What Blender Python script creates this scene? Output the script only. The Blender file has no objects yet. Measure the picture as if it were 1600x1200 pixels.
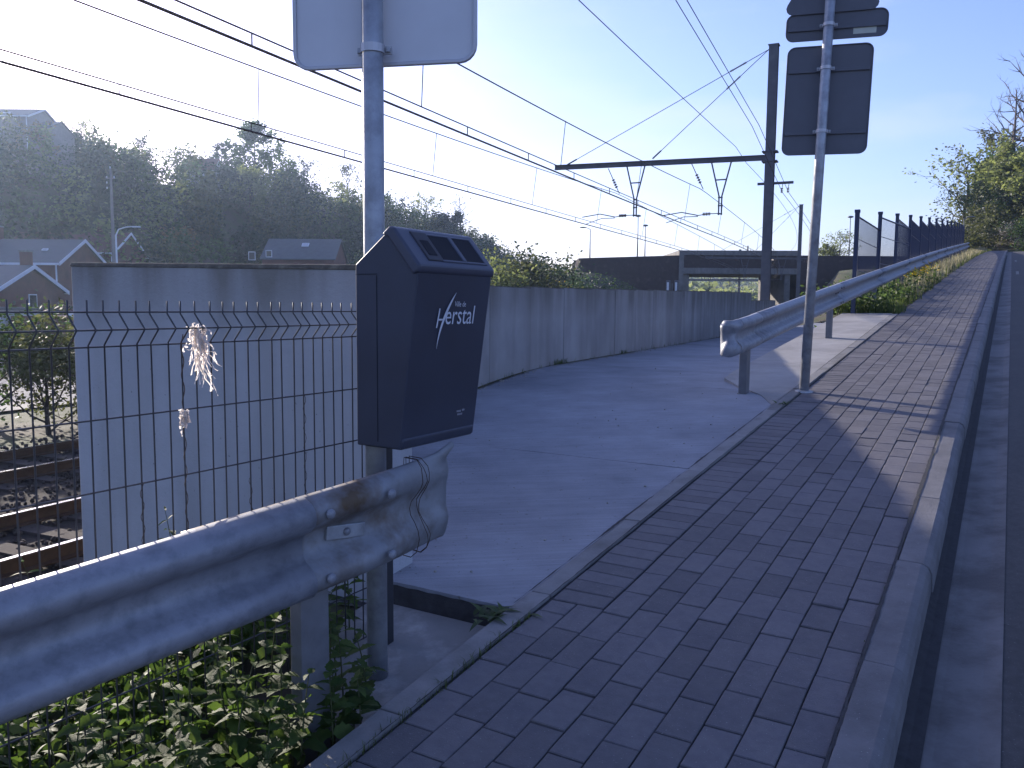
import bpy, math, random
import numpy as np
from mathutils import Vector, Matrix, Euler
R = math.radians
sc = bpy.context.scene
col = sc.collection

# ------------------------------------------------------------------ camera
EYE = 1.5
cd = bpy.data.cameras.new('camera'); cam = bpy.data.objects.new('camera', cd); col.objects.link(cam)
cd.sensor_width = 36; cd.lens = 36*1290/1600; cd.clip_start = .05; cd.clip_end = 6000
cam.matrix_world = Matrix.Translation((0, 0, EYE)) @ Matrix.Rotation(R(90-5.4), 4, 'X') @ Matrix.Rotation(.0075, 4, 'Z')
sc.camera = cam

# ------------------------------------------------------------------ sky, sun, exposure
SUN_AZ, SUN_EL = -40.0, 15.7            # azimuth from +Y, positive to the right
w = bpy.data.worlds.new('World'); sc.world = w; w.use_nodes = True
nt = w.node_tree; bg = nt.nodes['Background']
sky = nt.nodes.new('ShaderNodeTexSky'); sky.sky_type = 'NISHITA'; sky.sun_disc = False
sky.sun_elevation = R(SUN_EL); sky.sun_rotation = R(SUN_AZ)
sky.altitude = 100; sky.air_density = 1.0; sky.dust_density = 1.4; sky.ozone_density = 2.4
tcw = nt.nodes.new('ShaderNodeTexCoord'); mpw = nt.nodes.new('ShaderNodeMapping'); mpw.inputs['Scale'].default_value = (1.6, 2.6, 7.0); nt.links.new(tcw.outputs['Generated'], mpw.inputs[0])
nw = nt.nodes.new('ShaderNodeTexNoise'); nw.inputs['Scale'].default_value = 1.7; nw.inputs['Detail'].default_value = 7; nw.inputs['Roughness'].default_value = .55; nt.links.new(mpw.outputs[0], nw.inputs[0])
rw_ = nt.nodes.new('ShaderNodeMapRange'); rw_.inputs[1].default_value = .48; rw_.inputs[2].default_value = .78; rw_.inputs[4].default_value = .30; nt.links.new(nw.outputs[0], rw_.inputs[0])
cw = nt.nodes.new('ShaderNodeMix'); cw.data_type = 'RGBA'; nt.links.new(rw_.outputs[0], cw.inputs[0]); nt.links.new(sky.outputs[0], cw.inputs[6]); cw.inputs[7].default_value = (4.6, 4.7, 4.8, 1)   # thin high cloud
wb = nt.nodes.new('ShaderNodeMix'); wb.data_type = 'RGBA'; wb.blend_type = 'MULTIPLY'; wb.inputs[0].default_value = 1
wb.inputs[7].default_value = (.97, .925, 1.26, 1)       # the camera's cool white balance
nt.links.new(cw.outputs[2], wb.inputs[6]); nt.links.new(wb.outputs[2], bg.inputs[0]); bg.inputs[1].default_value = .138
sl = bpy.data.lights.new('sun', 'SUN'); so = bpy.data.objects.new('sun', sl); col.objects.link(so)
sl.energy = 5.0; sl.angle = R(.53); sl.color = (1, .90, .78)
sd = Vector((math.sin(R(SUN_AZ))*math.cos(R(SUN_EL)), math.cos(R(SUN_AZ))*math.cos(R(SUN_EL)), math.sin(R(SUN_EL))))
so.location = sd*60; so.rotation_euler = sd.to_track_quat('Z', 'Y').to_euler()
vs = sc.view_settings
vs.view_transform = 'Standard'; vs.look = 'None'; vs.exposure = 0.86; vs.gamma = 1.0; vs.use_curve_mapping = False
sc.cycles.max_bounces = 6; sc.cycles.transparent_max_bounces = 12; sc.cycles.use_denoising = True

# ------------------------------------------------------------------ frames
TH = R(30.8); SS, SC = math.sin(TH), math.cos(TH)      # pavement direction
TT = R(24.9); TS, TC = math.sin(TT), math.cos(TT)      # railway direction
def zs(u):                                            # height of the pavement along its length
    uu = np.clip(u, -15, 130)
    return .094*uu - .000186*uu*np.abs(uu)
def S(u, v, z=0.0): return Vector((SS*u+SC*v, SC*u-SS*v, z))
def G(u, v, dz=0.0): return S(u, v, float(zs(u))+dz)
def bend(t): return max(0., t-40)**2/660.
def T(t, a, z=0.0):
    a = a+bend(t)
    return Vector((TS*t-TC*a, TC*t+TS*a, z))
def zpath(u):                                         # concrete path: follows the pavement, then runs level
    a = zs(u); b = .765+.001*(u-8); k = .10
    h = np.clip(.5+.5*(b-a)/k, 0, 1)
    return b*(1-h)+a*h-k*h*(1-h)
def sst(x, a, b):
    t = np.clip((x-a)/(b-a), 0, 1); return t*t*(3-2*t)

# ------------------------------------------------------------------ mesh helpers
def mesh_np(name, V, F):
    V = np.asarray(V, dtype=np.float32); F = np.asarray(F, dtype=np.int32)
    me = bpy.data.meshes.new(name); k = F.shape[1]
    me.vertices.add(len(V)); me.vertices.foreach_set('co', V.ravel())
    me.loops.add(F.size); me.loops.foreach_set('vertex_index', F.ravel())
    me.polygons.add(len(F)); me.polygons.foreach_set('loop_start', np.arange(0, F.size, k, dtype=np.int32))
    me.polygons.foreach_set('loop_total', np.full(len(F), k, dtype=np.int32))
    me.update(calc_edges=True); return me
def obj(name, me, mat=None, parent=None, loc=None, rot=None, smooth=False):
    if mat is not None and not me.materials: me.materials.append(mat)
    o = bpy.data.objects.new(name, me); col.objects.link(o)
    if parent: o.parent = parent
    if loc is not None: o.location = loc
    if rot is not None: o.rotation_euler = rot
    if smooth: me.polygons.foreach_set('use_smooth', [True]*len(me.polygons))
    return o
def tag(o, label=None, cat=None, group=None, kind=None):
    for k, v in (('label', label), ('category', cat), ('group', group), ('kind', kind)):
        if v: o[k] = v
    return o
def thing(name, label, cat, loc=(0, 0, 0), rz=0.0, group=None):
    o = bpy.data.objects.new(name, None); col.objects.link(o); o.empty_display_size = .1
    o.location = loc; o.rotation_euler = (0, 0, rz)
    return tag(o, label, cat, group)
class MB:
    def __init__(s): s.v = []; s.f = []
    def add(s, V, F):
        n = len(s.v); s.v += [tuple(p) for p in V]; s.f += [tuple(i+n for i in f) for f in F]; return s
    def box(s, c, size, rot=None, ch=0.0):
        x, y, z = [d/2 for d in size]
        P = [Vector(p) for p in ((-x,-y,-z),(x,-y,-z),(x,y,-z),(-x,y,-z),(-x,-y,z),(x,-y,z),(x,y,z),(-x,y,z))]
        if rot is not None: P = [rot @ p for p in P]
        c = Vector(c)
        return s.add([p+c for p in P], [(3,2,1,0),(4,5,6,7),(0,1,5,4),(1,2,6,5),(2,3,7,6),(3,0,4,7)])
    def hexa(s, B, Tp):                                 # bottom quad, top quad
        return s.add(list(B)+list(Tp), [(3,2,1,0),(4,5,6,7),(0,1,5,4),(1,2,6,5),(2,3,7,6),(3,0,4,7)])
    def tube(s, P, r, n=6, cap=True):
        P = [Vector(p) for p in P]
        rr = r if isinstance(r, (list, tuple)) else [r]*len(P)
        V = []; F = []
        d0 = (P[1]-P[0]).normalized()
        ref = Vector((0, 0, 1)) if abs(d0.z) < .9 else Vector((1, 0, 0))
        x = d0.cross(ref).normalized()
        for i, p in enumerate(P):
            d = (P[min(i+1, len(P)-1)]-P[max(i-1, 0)]).normalized()
            x = (x-d*x.dot(d)).normalized(); y = d.cross(x)
            for k in range(n):
                a = 2*math.pi*k/n; V.append(p+(x*math.cos(a)+y*math.sin(a))*rr[i])
        for i in range(len(P)-1):
            for k in range(n):
                F.append((i*n+k, i*n+(k+1) % n, (i+1)*n+(k+1) % n, (i+1)*n+k))
        if cap: F.append(tuple(range(n-1, -1, -1))); F.append(tuple(range((len(P)-1)*n, len(P)*n)))
        return s.add(V, F)
    def prism(s, poly, d):                              # poly: 3D points, d: extrusion vector
        n = len(poly); d = Vector(d); P = [Vector(p) for p in poly]
        F = [tuple(range(n-1, -1, -1)), tuple(range(n, 2*n))]
        F += [(i, (i+1) % n, n+(i+1) % n, n+i) for i in range(n)]
        return s.add(P+[p+d for p in P], F)
    def lathe(s, c, prof, n=12):                        # prof: (r, z)
        c = Vector(c); V = []; F = []
        for r, z in prof:
            for k in range(n):
                a = 2*math.pi*k/n; V.append(c+Vector((r*math.cos(a), r*math.sin(a), z)))
        for i in range(len(prof)-1):
            for k in range(n): F.append((i*n+k, i*n+(k+1) % n, (i+1)*n+(k+1) % n, (i+1)*n+k))
        F.append(tuple(range(n-1, -1, -1))); F.append(tuple(range((len(prof)-1)*n, len(prof)*n)))
        return s.add(V, F)
    def mesh(s, name):
        me = bpy.data.meshes.new(name); me.from_pydata(s.v, [], s.f); me.update(); return me
    def build(s, name, mat, parent=None, loc=None, rot=None, smooth=False, bevel=0, seg=2, world=False, solid=0):
        if world and parent is not None:
            L = Vector(parent.location); s.v = [tuple(Vector(p)-L) for p in s.v]
        o = obj(name, s.mesh(name), mat, parent, loc, rot, smooth)
        if solid:
            m = o.modifiers.new('solid', 'SOLIDIFY'); m.thickness = solid; m.offset = 0
        if bevel:
            m = o.modifiers.new('bevel', 'BEVEL'); m.width = bevel; m.segments = seg; m.limit_method = 'ANGLE'; m.angle_limit = R(35)
        return o
def child_copy(o, parent, loc, rot=(0, 0, 0), scale=None, name=None):
    c = o.copy(); c.parent = parent; c.location = loc; c.rotation_euler = rot
    if scale is not None: c.scale = scale
    if name: c.name = name
    col.objects.link(c); return c
def copy_tree(o, parent=None):
    c = o.copy(); col.objects.link(c); c.parent = parent
    for ch in list(o.children): copy_tree(ch, c)
    return c

# ------------------------------------------------------------------ materials
def mat(name, c, rough=.8, var=.25, scale=6.0, c2=None, mix2=(.45, .7), scale2=2.0, bump=.0, bscale=40., metal=0.0, spec=.4,
        rand=0.0, streak=None, brush=0.0, trans=0.0, specks=None, stretch=None, coat=0.0):
    m = bpy.data.materials.new(name); m.use_nodes = True; t = m.node_tree; N = t.nodes; L = t.links.new
    b = N['Principled BSDF']; b.inputs['Roughness'].default_value = rough; b.inputs['Metallic'].default_value = metal
    b.inputs['Specular IOR Level'].default_value = spec
    tc = N.new('ShaderNodeTexCoord'); mp = N.new('ShaderNodeMapping'); L(tc.outputs['Object'], mp.inputs[0])
    oi = N.new('ShaderNodeObjectInfo')
    if rand:
        mu = N.new('ShaderNodeVectorMath'); mu.operation = 'SCALE'; mu.inputs[0].default_value = (31., 17., 23.)
        L(oi.outputs['Random'], mu.inputs['Scale']); L(mu.outputs[0], mp.inputs['Location'])
    if stretch: mp.inputs['Scale'].default_value = stretch
    def noise(s, det=6, ro=.6):
        n = N.new('ShaderNodeTexNoise'); n.inputs['Scale'].default_value = s; n.inputs['Detail'].default_value = det
        n.inputs['Roughness'].default_value = ro; L(mp.outputs[0], n.inputs['Vector']); return n
    def mixc(fac, A, B, mode='MIX'):
        x = N.new('ShaderNodeMix'); x.data_type = 'RGBA'; x.blend_type = mode
        for i, q in ((0, fac), (6, A), (7, B)):
            if isinstance(q, (int, float)): x.inputs[i].default_value = q
            elif isinstance(q, tuple): x.inputs[i].default_value = (*q, 1)
            else: L(q, x.inputs[i])
        return x.outputs[2]
    def ramp(src, a, b2, va=0., vb=1.):
        r = N.new('ShaderNodeMapRange'); r.inputs[1].default_value = a; r.inputs[2].default_value = b2
        r.inputs[3].default_value = va; r.inputs[4].default_value = vb; L(src, r.inputs[0]); return r.outputs[0]
    n1 = noise(scale)
    cur = tuple(c)
    if c2 is not None:
        n2 = noise(scale2, 5, .65); cur = mixc(ramp(n2.outputs[0], *mix2), tuple(c), tuple(c2))
    val = ramp(n1.outputs[0], .25, .75, 1-var, 1+var)
    hs = N.new('ShaderNodeHueSaturation'); L(val, hs.inputs['Value'])
    if isinstance(cur, tuple): hs.inputs['Color'].default_value = (*cur, 1)
    else: L(cur, hs.inputs['Color'])
    cur = hs.outputs[0]
    if rand:
        ge = N.new('ShaderNodeNewGeometry'); ad = N.new('ShaderNodeMath'); ad.operation = 'ADD'
        L(oi.outputs['Random'], ad.inputs[0]); L(ge.outputs['Random Per Island'], ad.inputs[1])
        fr = N.new('ShaderNodeMath'); fr.operation = 'FRACT'; L(ad.outputs[0], fr.inputs[0])
        h2 = N.new('ShaderNodeHueSaturation'); L(ramp(fr.outputs[0], 0, 1, 1-rand, 1+rand), h2.inputs['Value'])
        L(ramp(fr.outputs[0], 0, 1, .5+rand*.03, .5-rand*.03), h2.inputs['Hue']); L(cur, h2.inputs['Color']); cur = h2.outputs[0]
    if streak:                                          # (colour, strength): run-off streaks down a vertical face
        ms = N.new('ShaderNodeMapping'); L(tc.outputs['Object'], ms.inputs[0]); ms.inputs['Scale'].default_value = (2.6, 2.6, .30)
        ns = N.new('ShaderNodeTexNoise'); ns.inputs['Scale'].default_value = 1.3; ns.inputs['Detail'].default_value = 5; L(ms.outputs[0], ns.inputs['Vector'])
        fac = ramp(ns.outputs[0], .42, .72, 0, streak[1])
        if len(streak) > 2:
            sx = N.new('ShaderNodeSeparateXYZ'); L(tc.outputs['Object'], sx.inputs[0])
            r1 = ramp(sx.outputs[2], streak[2]-streak[3], streak[2], 0, 1); mm = N.new('ShaderNodeMath'); mm.operation = 'MULTIPLY_ADD'
            L(ramp(ns.outputs[0], .30, .62, .35, 1.0), mm.inputs[0]); L(r1, mm.inputs[1]); L(fac, mm.inputs[2]); mm.use_clamp = True; fac = mm.outputs[0]
        cur = mixc(fac, cur, tuple(streak[0]))
    if brush:                                           # fine lines left by the broom, across the path
        mr = N.new('ShaderNodeMapping'); mr.inputs['Rotation'].default_value = (0, 0, TH); mr.inputs['Scale'].default_value = (1.2, 34, 1)
        L(tc.outputs['Object'], mr.inputs[0]); nr = N.new('ShaderNodeTexNoise'); nr.inputs['Scale'].default_value = 1.6; nr.inputs['Detail'].default_value = 6; L(mr.outputs[0], nr.inputs['Vector'])
        hb = N.new('ShaderNodeHueSaturation'); L(ramp(nr.outputs[0], .3, .7, 1-brush, 1+brush), hb.inputs['Value']); L(cur, hb.inputs['Color']); cur = hb.outputs[0]
    if specks:                                          # (colour, threshold, scale)
        nk = noise(specks[2], 2, .5); cur = mixc(ramp(nk.outputs[0], specks[1], specks[1]+.04, 0, .8), cur, tuple(specks[0]))
    L(cur, b.inputs['Base Color'])
    L(ramp(n1.outputs[0], .2, .8, max(.05, rough-.1), min(1, rough+.1)), b.inputs['Roughness'])
    if coat: b.inputs['Coat Weight'].default_value = coat
    if bump:
        nb = noise(bscale, 8, .7); bp = N.new('ShaderNodeBump'); bp.inputs['Strength'].default_value = bump; bp.inputs['Distance'].default_value = .02
        L(nb.outputs[0], bp.inputs['Height']); L(bp.outputs[0], b.inputs['Normal'])
    if trans:
        tr = N.new('ShaderNodeBsdfTranslucent'); L(cur, tr.inputs[0])
        hx = N.new('ShaderNodeHueSaturation'); hx.inputs['Value'].default_value = 2.3; hx.inputs['Saturation'].default_value = 1.1; hx.inputs['Hue'].default_value = .49
        L(cur, hx.inputs['Color']); L(hx.outputs[0], tr.inputs[0])
        ms2 = N.new('ShaderNodeMixShader'); ms2.inputs[0].default_value = trans
        L(b.outputs[0], ms2.inputs[1]); L(tr.outputs[0], ms2.inputs[2]); L(ms2.outputs[0], N['Material Output'].inputs['Surface'])
    return m
M = {}
M['paver'] = mat('paver_concrete', (.132, .124, .132), .82, .16, 30, (.110, .105, .118), (.4, .7), 9, bump=.35, bscale=160, rand=.15, specks=((.4, .4, .4), .70, 210))
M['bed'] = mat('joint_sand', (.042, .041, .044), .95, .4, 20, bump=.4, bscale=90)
M['path'] = mat('path_concrete', (.25, .26, .29), .85, .2, 2.6, (.175, .185, .21), (.42, .68), .55, bump=.3, bscale=70, brush=.10, specks=((.12, .11, .10), .69, 42))
M['strip'] = mat('strip_concrete', (.30, .29, .28), .88, .2, 1.6, (.20, .19, .185), (.45, .7), 1.3, bump=.3, bscale=60)
M['pad'] = mat('pad_concrete', (.22, .215, .21), .9, .25, 3, (.34, .33, .32), (.5, .68), 5, bump=.35, bscale=60)
M['edging'] = mat('edging_concrete', (.20, .195, .195), .85, .2, 8, (.14, .135, .13), (.5, .7), 3, bump=.3, bscale=80, rand=.1)
M['kerb'] = mat('kerb_concrete', (.165, .16, .165), .82, .22, 9, (.12, .117, .12), (.45, .7), 3, bump=.4, bscale=90, rand=.08, specks=((.45, .45, .45), .72, 120))
M['gutter'] = mat('gutter_concrete', (.155, .15, .15), .8, .2, 3, (.085, .08, .078), (.42, .62), 2.2, bump=.3, bscale=60, stretch=(1, 1, 1))
M['asphalt'] = mat('asphalt', (.062, .061, .062), .88, .3, 25, (.078, .075, .074), (.4, .7), 1.2, bump=.5, bscale=140, specks=((.2, .2, .2), .68, 160))
M['paint'] = mat('worn_paint', (.22, .22, .21), .8, .3, 20, (.1, .1, .1), (.5, .6), 14)
M['wall'] = mat('wall_concrete', (.32, .315, .315), .85, .16, 1.5, (.25, .245, .245), (.4, .75), 1.1, bump=.3, bscale=50, rand=.07, streak=((.16, .15, .14), .5, 2.15, .5))
M['panel'] = mat('panel_concrete', (.44, .45, .48), .8, .1, 1.2, (.37, .385, .41), (.4, .75), 1.0, bump=.35, bscale=30, streak=((.22, .215, .20), .35, 1.62, .42), specks=((.2, .2, .2), .70, 45))
M['moss'] = mat('weathered_cap', (.11, .10, .08), .95, .35, 14, (.17, .155, .12), (.5, .65), 7, bump=.5, bscale=50)
M['galv'] = mat('galvanised_steel', (.26, .27, .30), .5, .18, 10, (.19, .20, .225), (.45, .65), 18, bump=.06, bscale=14, metal=.25, spec=.5)
M['galvpole'] = mat('galvanised_pole', (.36, .38, .41), .5, .2, 14, (.26, .27, .29), (.45, .65), 9, bump=.08, bscale=60, metal=.45)
M['postgalv'] = mat('post_steel', (.17, .175, .19), .6, .25, 7, (.12, .12, .125), (.45, .65), 3, bump=.1, bscale=30, metal=.2, streak=((.09, .085, .08), .4))
M['rustgalv'] = mat('rust_stained_steel', (.25, .26, .28), .55, .2, 9, (.11, .075, .045), (.44, .62), 3.0, bump=.1, bscale=20, metal=.2)
M['bin'] = mat('bin_plastic', (.040, .046, .070), .45, .15, 6, bump=.03, bscale=220, spec=.5)
M['bintop'] = mat('bin_hood_plastic', (.050, .056, .084), .42, .15, 6, bump=.03, bscale=220, spec=.55)
M['bindark'] = mat('bin_inside', (.010, .010, .016), .8, .2, 6)
M['ashplate'] = mat('ash_plate', (.03, .028, .034), .5, .2, 12)
M['print'] = mat('print_white', (.62, .64, .70), .6, .08, 20)
M['alu'] = mat('sign_back_white', (.62, .63, .66), .5, .06, 4, bump=.03, bscale=10, spec=.5)
M['alurim'] = mat('sign_rim', (.48, .48, .5), .45, .1, 8, metal=.4)
M['signback'] = mat('sign_back_grey', (.11, .115, .135), .55, .12, 5, spec=.4)
M['sticker'] = mat('sticker', (.5, .52, .45), .6, .1, 10)
M['wire'] = mat('fence_wire', (.035, .036, .042), .45, .2, 30, spec=.6)
M['bluefence'] = mat('blue_fence_paint', (.022, .032, .075), .4, .2, 8, spec=.5)
M['mast'] = mat('mast_steel', (.10, .10, .115), .55, .2, 2, (.14, .14, .15), (.45, .7), 1.2, bump=.1, bscale=8, metal=.2)
M['cable'] = mat('cable', (.05, .04, .035), .5, .2, 4, metal=.3)
M['insul'] = mat('insulator', (.10, .05, .04), .3, .1, 4)
M['turnb'] = mat('turnbuckle', (.5, .52, .55), .4, .1, 4, metal=.4)
M['brick'] = mat('dark_brick', (.055, .040, .038), .9, .3, 2, (.09, .07, .065), (.55, .7), 1.1, bump=.4, bscale=14)
M['bconc'] = mat('bridge_concrete', (.20, .19, .18), .85, .2, 2, (.13, .125, .12), (.5, .7), .9, streak=((.1, .1, .09), .4))
M['rail'] = mat('rail_rust', (.06, .035, .022), .7, .3, 12, (.09, .05, .03), (.45, .7), 5, metal=.2)
M['railhead'] = mat('rail_head', (.55, .55, .55), .22, .1, 30, metal=.9)
M['sleeper'] = mat('sleeper', (.07, .058, .052), .95, .3, 6, spec=.1, bump=.4, bscale=30, rand=.2)
M['ballast'] = mat('ballast', (.06, .05, .046), .97, .35, 30, spec=.1, rand=.45, bump=.4, bscale=60)
M['soil'] = mat('ground_soil', (.055, .045, .03), .95, .35, 3, (.045, .06, .02), (.42, .6), .35, bump=.6, bscale=9)
M['verge'] = mat('verge_soil', (.06, .05, .035), .95, .35, 6, (.05, .065, .022), (.42, .6), 1.5, bump=.6, bscale=30)
M['street'] = mat('street', (.17, .165, .165), .9, .2, .5)
M['bark'] = mat('bark', (.055, .045, .038), .9, .3, 8, bump=.6, bscale=20)
M['barkpale'] = mat('bark_pale', (.12, .10, .085), .9, .3, 8)
M['leaf'] = mat('leaf_green', (.042, .075, .022), .6, .3, .6, trans=.3, rand=.35)
M['leafdk'] = mat('leaf_dark', (.022, .040, .018), .65, .3, .5, trans=.2, rand=.35)
M['leafolive'] = mat('leaf_olive', (.06, .07, .026), .65, .3, .5, trans=.3, rand=.35)
M['leafpale'] = mat('leaf_pale', (.11, .135, .05), .65, .3, .5, trans=.45, rand=.35)
M['leafgold'] = mat('leaf_gold', (.17, .13, .06), .65, .3, .5, trans=.4, rand=.35)
M['blossom'] = mat('blossom', (.45, .42, .36), .7, .3, 2, trans=.3, rand=.3)
M['yellow'] = mat('yellow_flower', (.5, .36, .03), .7, .3, 2, trans=.3)
M['nettle'] = mat('nettle_leaf', (.042, .078, .018), .58, .25, 25, (.065, .10, .025), (.4, .65), 18, trans=.4, rand=.3, bump=.3, bscale=90, spec=.25)
M['weed'] = mat('weed_leaf', (.05, .08, .028), .6, .25, 20, trans=.38, rand=.3, spec=.25)
M['stem'] = mat('plant_stem', (.06, .07, .025), .7, .2, 20)
M['grass'] = mat('grass_blades', (.06, .085, .025), .6, .3, 4, trans=.4, rand=.4)
M['straw'] = mat('dry_grass', (.20, .19, .12), .7, .3, 4, trans=.4, rand=.35)
M['rag'] = mat('frayed_plastic', (.52, .49, .46), .7, .2, 60, trans=.45, rand=.15)
M['thread'] = mat('dry_tendril', (.10, .07, .05), .8, .2, 30)
M['rustwire'] = mat('rust_wire', (.05, .03, .02), .7, .2, 30)
M['hbrick'] = mat('house_brick', (.16, .075, .06), .9, .2, 1.2, (.11, .06, .05), (.45, .7), .8)
M['hroof'] = mat('slate_roof', (.10, .11, .115), .7, .2, 1.6)
M['hroofred'] = mat('red_tile_roof', (.15, .075, .06), .8, .2, 1.6)
M['trim'] = mat('white_trim', (.68, .70, .74), .6, .06, 3)
M['render'] = mat('white_render', (.55, .56, .58), .85, .08, 1)
M['glass'] = mat('window_glass', (.02, .025, .03), .12, .1, 2, spec=.6)
M['pvc'] = mat('grey_frame', (.45, .46, .48), .6, .1, 3)
M['lampgrey'] = mat('lamp_grey', (.16, .165, .17), .5, .1, 3, metal=.2)
M['conc_pole'] = mat('concrete_pole', (.24, .22, .21), .9, .15, 2)
M['pebble'] = mat('pebble', (.3, .29, .27), .9, .2, 20)

# ------------------------------------------------------------------ terrain
def gz(x, y):
    u = SS*x+SC*y; v = SC*x-SS*y; t = TS*x+TC*y; a = -TC*x+TS*y
    abend = np.maximum(0, t-40)**2/660.; ar = a-abend      # distance from the railway axis frame
    zl = -1.12
    z_s = zs(u)
    road = z_s-.38
    emb = road-np.maximum(0, -2.7-v)/1.25
    near = z_s-.15-np.maximum(0, -3.2-v)/1.1
    front = np.where(u > 2.86, np.maximum(emb, np.where(a < 3.95, zpath(u)-.22, zl)), np.where(v < -1.72, near, road))
    z = np.maximum(front, zl)
    z = np.where((a > 4.15) & (u > 2.86) & (t < 60), np.maximum(zl, np.minimum(z, emb)), z)
    right = sst(u, 35, 90)*np.clip((v-9)*.45, 0, 16)
    ahead = sst(u, 100, 165)*13*sst(v, -30, 5)
    z = z+right*sst(v, 8.5, 12)+np.where(v > -30, ahead, 0)
    hill = 26.5*sst(a, 78, 140)*(1-.85*sst(t, 205, 330))*sst(t, -260, -60)
    hill = hill+1.6*np.sin(t*.045+1)*sst(a, 90, 130)*(1-.85*sst(t, 205, 330))
    m1 = 7.0*(1-sst(np.abs(t-106), 5, 55))*sst(a, 19, 36)*(1-sst(a, 60, 95))
    m2 = 7.2*(1-sst(np.abs(t-112), 6, 30))*(1-sst(a, 6, 11.2))*sst(a, -40, -20)
    r = np.sqrt(x*x+y*y)
    far = 26*sst(r, 380, 900)*(.75+.25*np.sin(x*.008+1.3))
    z = np.maximum(np.maximum(z, zl+hill), np.maximum(zl+m1, zl+m2))
    return z+far
def gzf(x, y): return float(gz(np.array([x], float), np.array([y], float))[0])
NG = 300; k = 6.4
s1 = np.linspace(-1, 1, NG)
gx = 2500*np.sinh(k*s1)/math.sinh(k)+1.; gy = 2500*np.sinh(k*s1)/math.sinh(k)+9.
X, Y = np.meshgrid(gx, gy); Z = gz(X, Y)
V = np.stack([X.ravel(), Y.ravel(), Z.ravel()], 1)
ii, jj = np.meshgrid(np.arange(NG-1), np.arange(NG-1)); q = (jj*NG+ii).ravel()
ground = obj('ground', mesh_np('ground', V, np.stack([q, q+1, q+1+NG, q+NG], 1)), M['soil'], smooth=True); tag(ground, kind='structure')

# ------------------------------------------------------------------ strips along the pavement
def usteps(a, b):
    L = [a]; 
    while L[-1] < b: L.append(L[-1]+max(.5, L[-1]*.04))
    L[-1] = b; return L
def strip(name, prof, u0, u1, m, smooth=False, zf=None):
    """prof: list of (v, dz) across, swept along u on the pavement's slope."""
    mb = MB(); us = usteps(u0, u1); n = len(prof)
    Vv = []
    for u in us:
        for v, dz in prof:
            p = S(u, v, (float(zs(u)) if zf is None else float(zf(u)))+dz); Vv.append(p)
    F = [(i*n+k, (i)*n+k+1, (i+1)*n+k+1, (i+1)*n+k) for i in range(len(us)-1) for k in range(n-1)]
    mb.add(Vv, F); o = mb.build(name, m, smooth=smooth); return tag(o, kind='structure')
road = strip('road', [(.055, -.120), (.9, -.10), (3.2, -.05), (6.6, -.11)], -12, 128, M['asphalt'])
strip('gutter_shade_dirt', [(-.220, -.118), (-.19, -.131), (-.15, -.1345)], -12, 60, M['bed'])  # dark strip: the kerb face's shade painted at its foot, mixed with gutter dirt
strip('gutter', [(-.225, -.135), (-.12, -.142), (.0, -.130), (.058, -.116)], -12, 128, M['gutter'])
pavement = strip('pavement', [(-1.60, -.0105), (-.36, -.0105)], -3, 128, M['bed'])
strip('verge', [(-3.5, -.30), (-2.6, -.10), (-2.0, -.05), (-1.60, -.03)], 15.62, 128, M['verge'])
strip('far_footway', [(6.6, -.11), (6.62, .02), (8.6, .04)], -12, 128, M['kerb'])
mk = MB()
for i, u in enumerate((31, 44)):
    for j in range(4):
        a, b = u+j*.55, u+j*.55+.5
        mk.add([G(a, .19, -.109), G(a, .27, -.108), G(b, .27, -.108), G(b, .19, -.109)], [(0, 1, 2, 3)])
tag(mk.build('road_marking', M['paint']), kind='structure')

def brick_mesh(w, l, h, c, name):
    """paver: local x across, y along, top at z=0, chamfered edge"""
    mb = MB(); x, y = w/2, l/2
    P = [(-x, -y, -h), (x, -y, -h), (x, y, -h), (-x, y, -h), (-x, -y, -c), (x, -y, -c), (x, y, -c), (-x, y, -c),
         (-x+c, -y+c, 0), (x-c, -y+c, 0), (x-c, y-c, 0), (-x+c, y-c, 0)]
    F = [(0, 1, 5, 4), (1, 2, 6, 5), (2, 3, 7, 6), (3, 0, 4, 7), (4, 5, 9, 8), (5, 6, 10, 9), (6, 7, 11, 10), (7, 4, 8, 11), (8, 9, 10, 11)]
    return P, F
rb = random.Random(3)
CW, CL = .1206, .222
PS = brick_mesh(CW-.0045, CL-.0045, .03, .003, 's'); 
def bm(name, PF):
    me = bpy.data.meshes.new(name); me.from_pydata(PF[0], [], PF[1]); me.materials.append(M['paver']); me.update(); return me
me_st = bm('paver', PS); PH = brick_mesh(.108, .232, .03, .004, 'h'); 
PHF = brick_mesh(CW-.006, CL/2-.006, .03, .004, 'hf'); me_hf = bm('paver_half', PHF)
PQ = brick_mesh(.232, .106, .03, .004, 'q'); me_so = bm('paver_soldier', PQ)
bricks = []                                              # (u, v, kind)
for c in range(10):
    v = -.37-CW*(c+.5); u = -.6+(CL/2 if c % 2 else 0)+rb.uniform(-.012, .012)
    while u < 112:
        if c < 8: bricks.append((u, v, 0))
        u += CL
    if c >= 8:
        u = 2.98-CL/2 if c == 8 else 2.98-CL
        if c == 9: bricks.append((2.98-CL/4, v, 2))
        while u > -.6: bricks.append((u, v, 0)); u -= CL
u = 2.93+.11
while u < 112: bricks.append((u, -.37-CW*9-.003, 1)); u += .111
def psl(u): return math.atan(.094-2*.000186*u)
vis = [b for b in bricks if b[0] > 1.45 and not (b[0] < 2.0 and b[1] < -1.2-(b[0]-1.45)*.9)]
vis.sort(key=lambda b: b[0]); single = set(vis[:298])
restV, restF = [], []
Rz = Matrix.Rotation(-TH, 4, 'Z')
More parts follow.
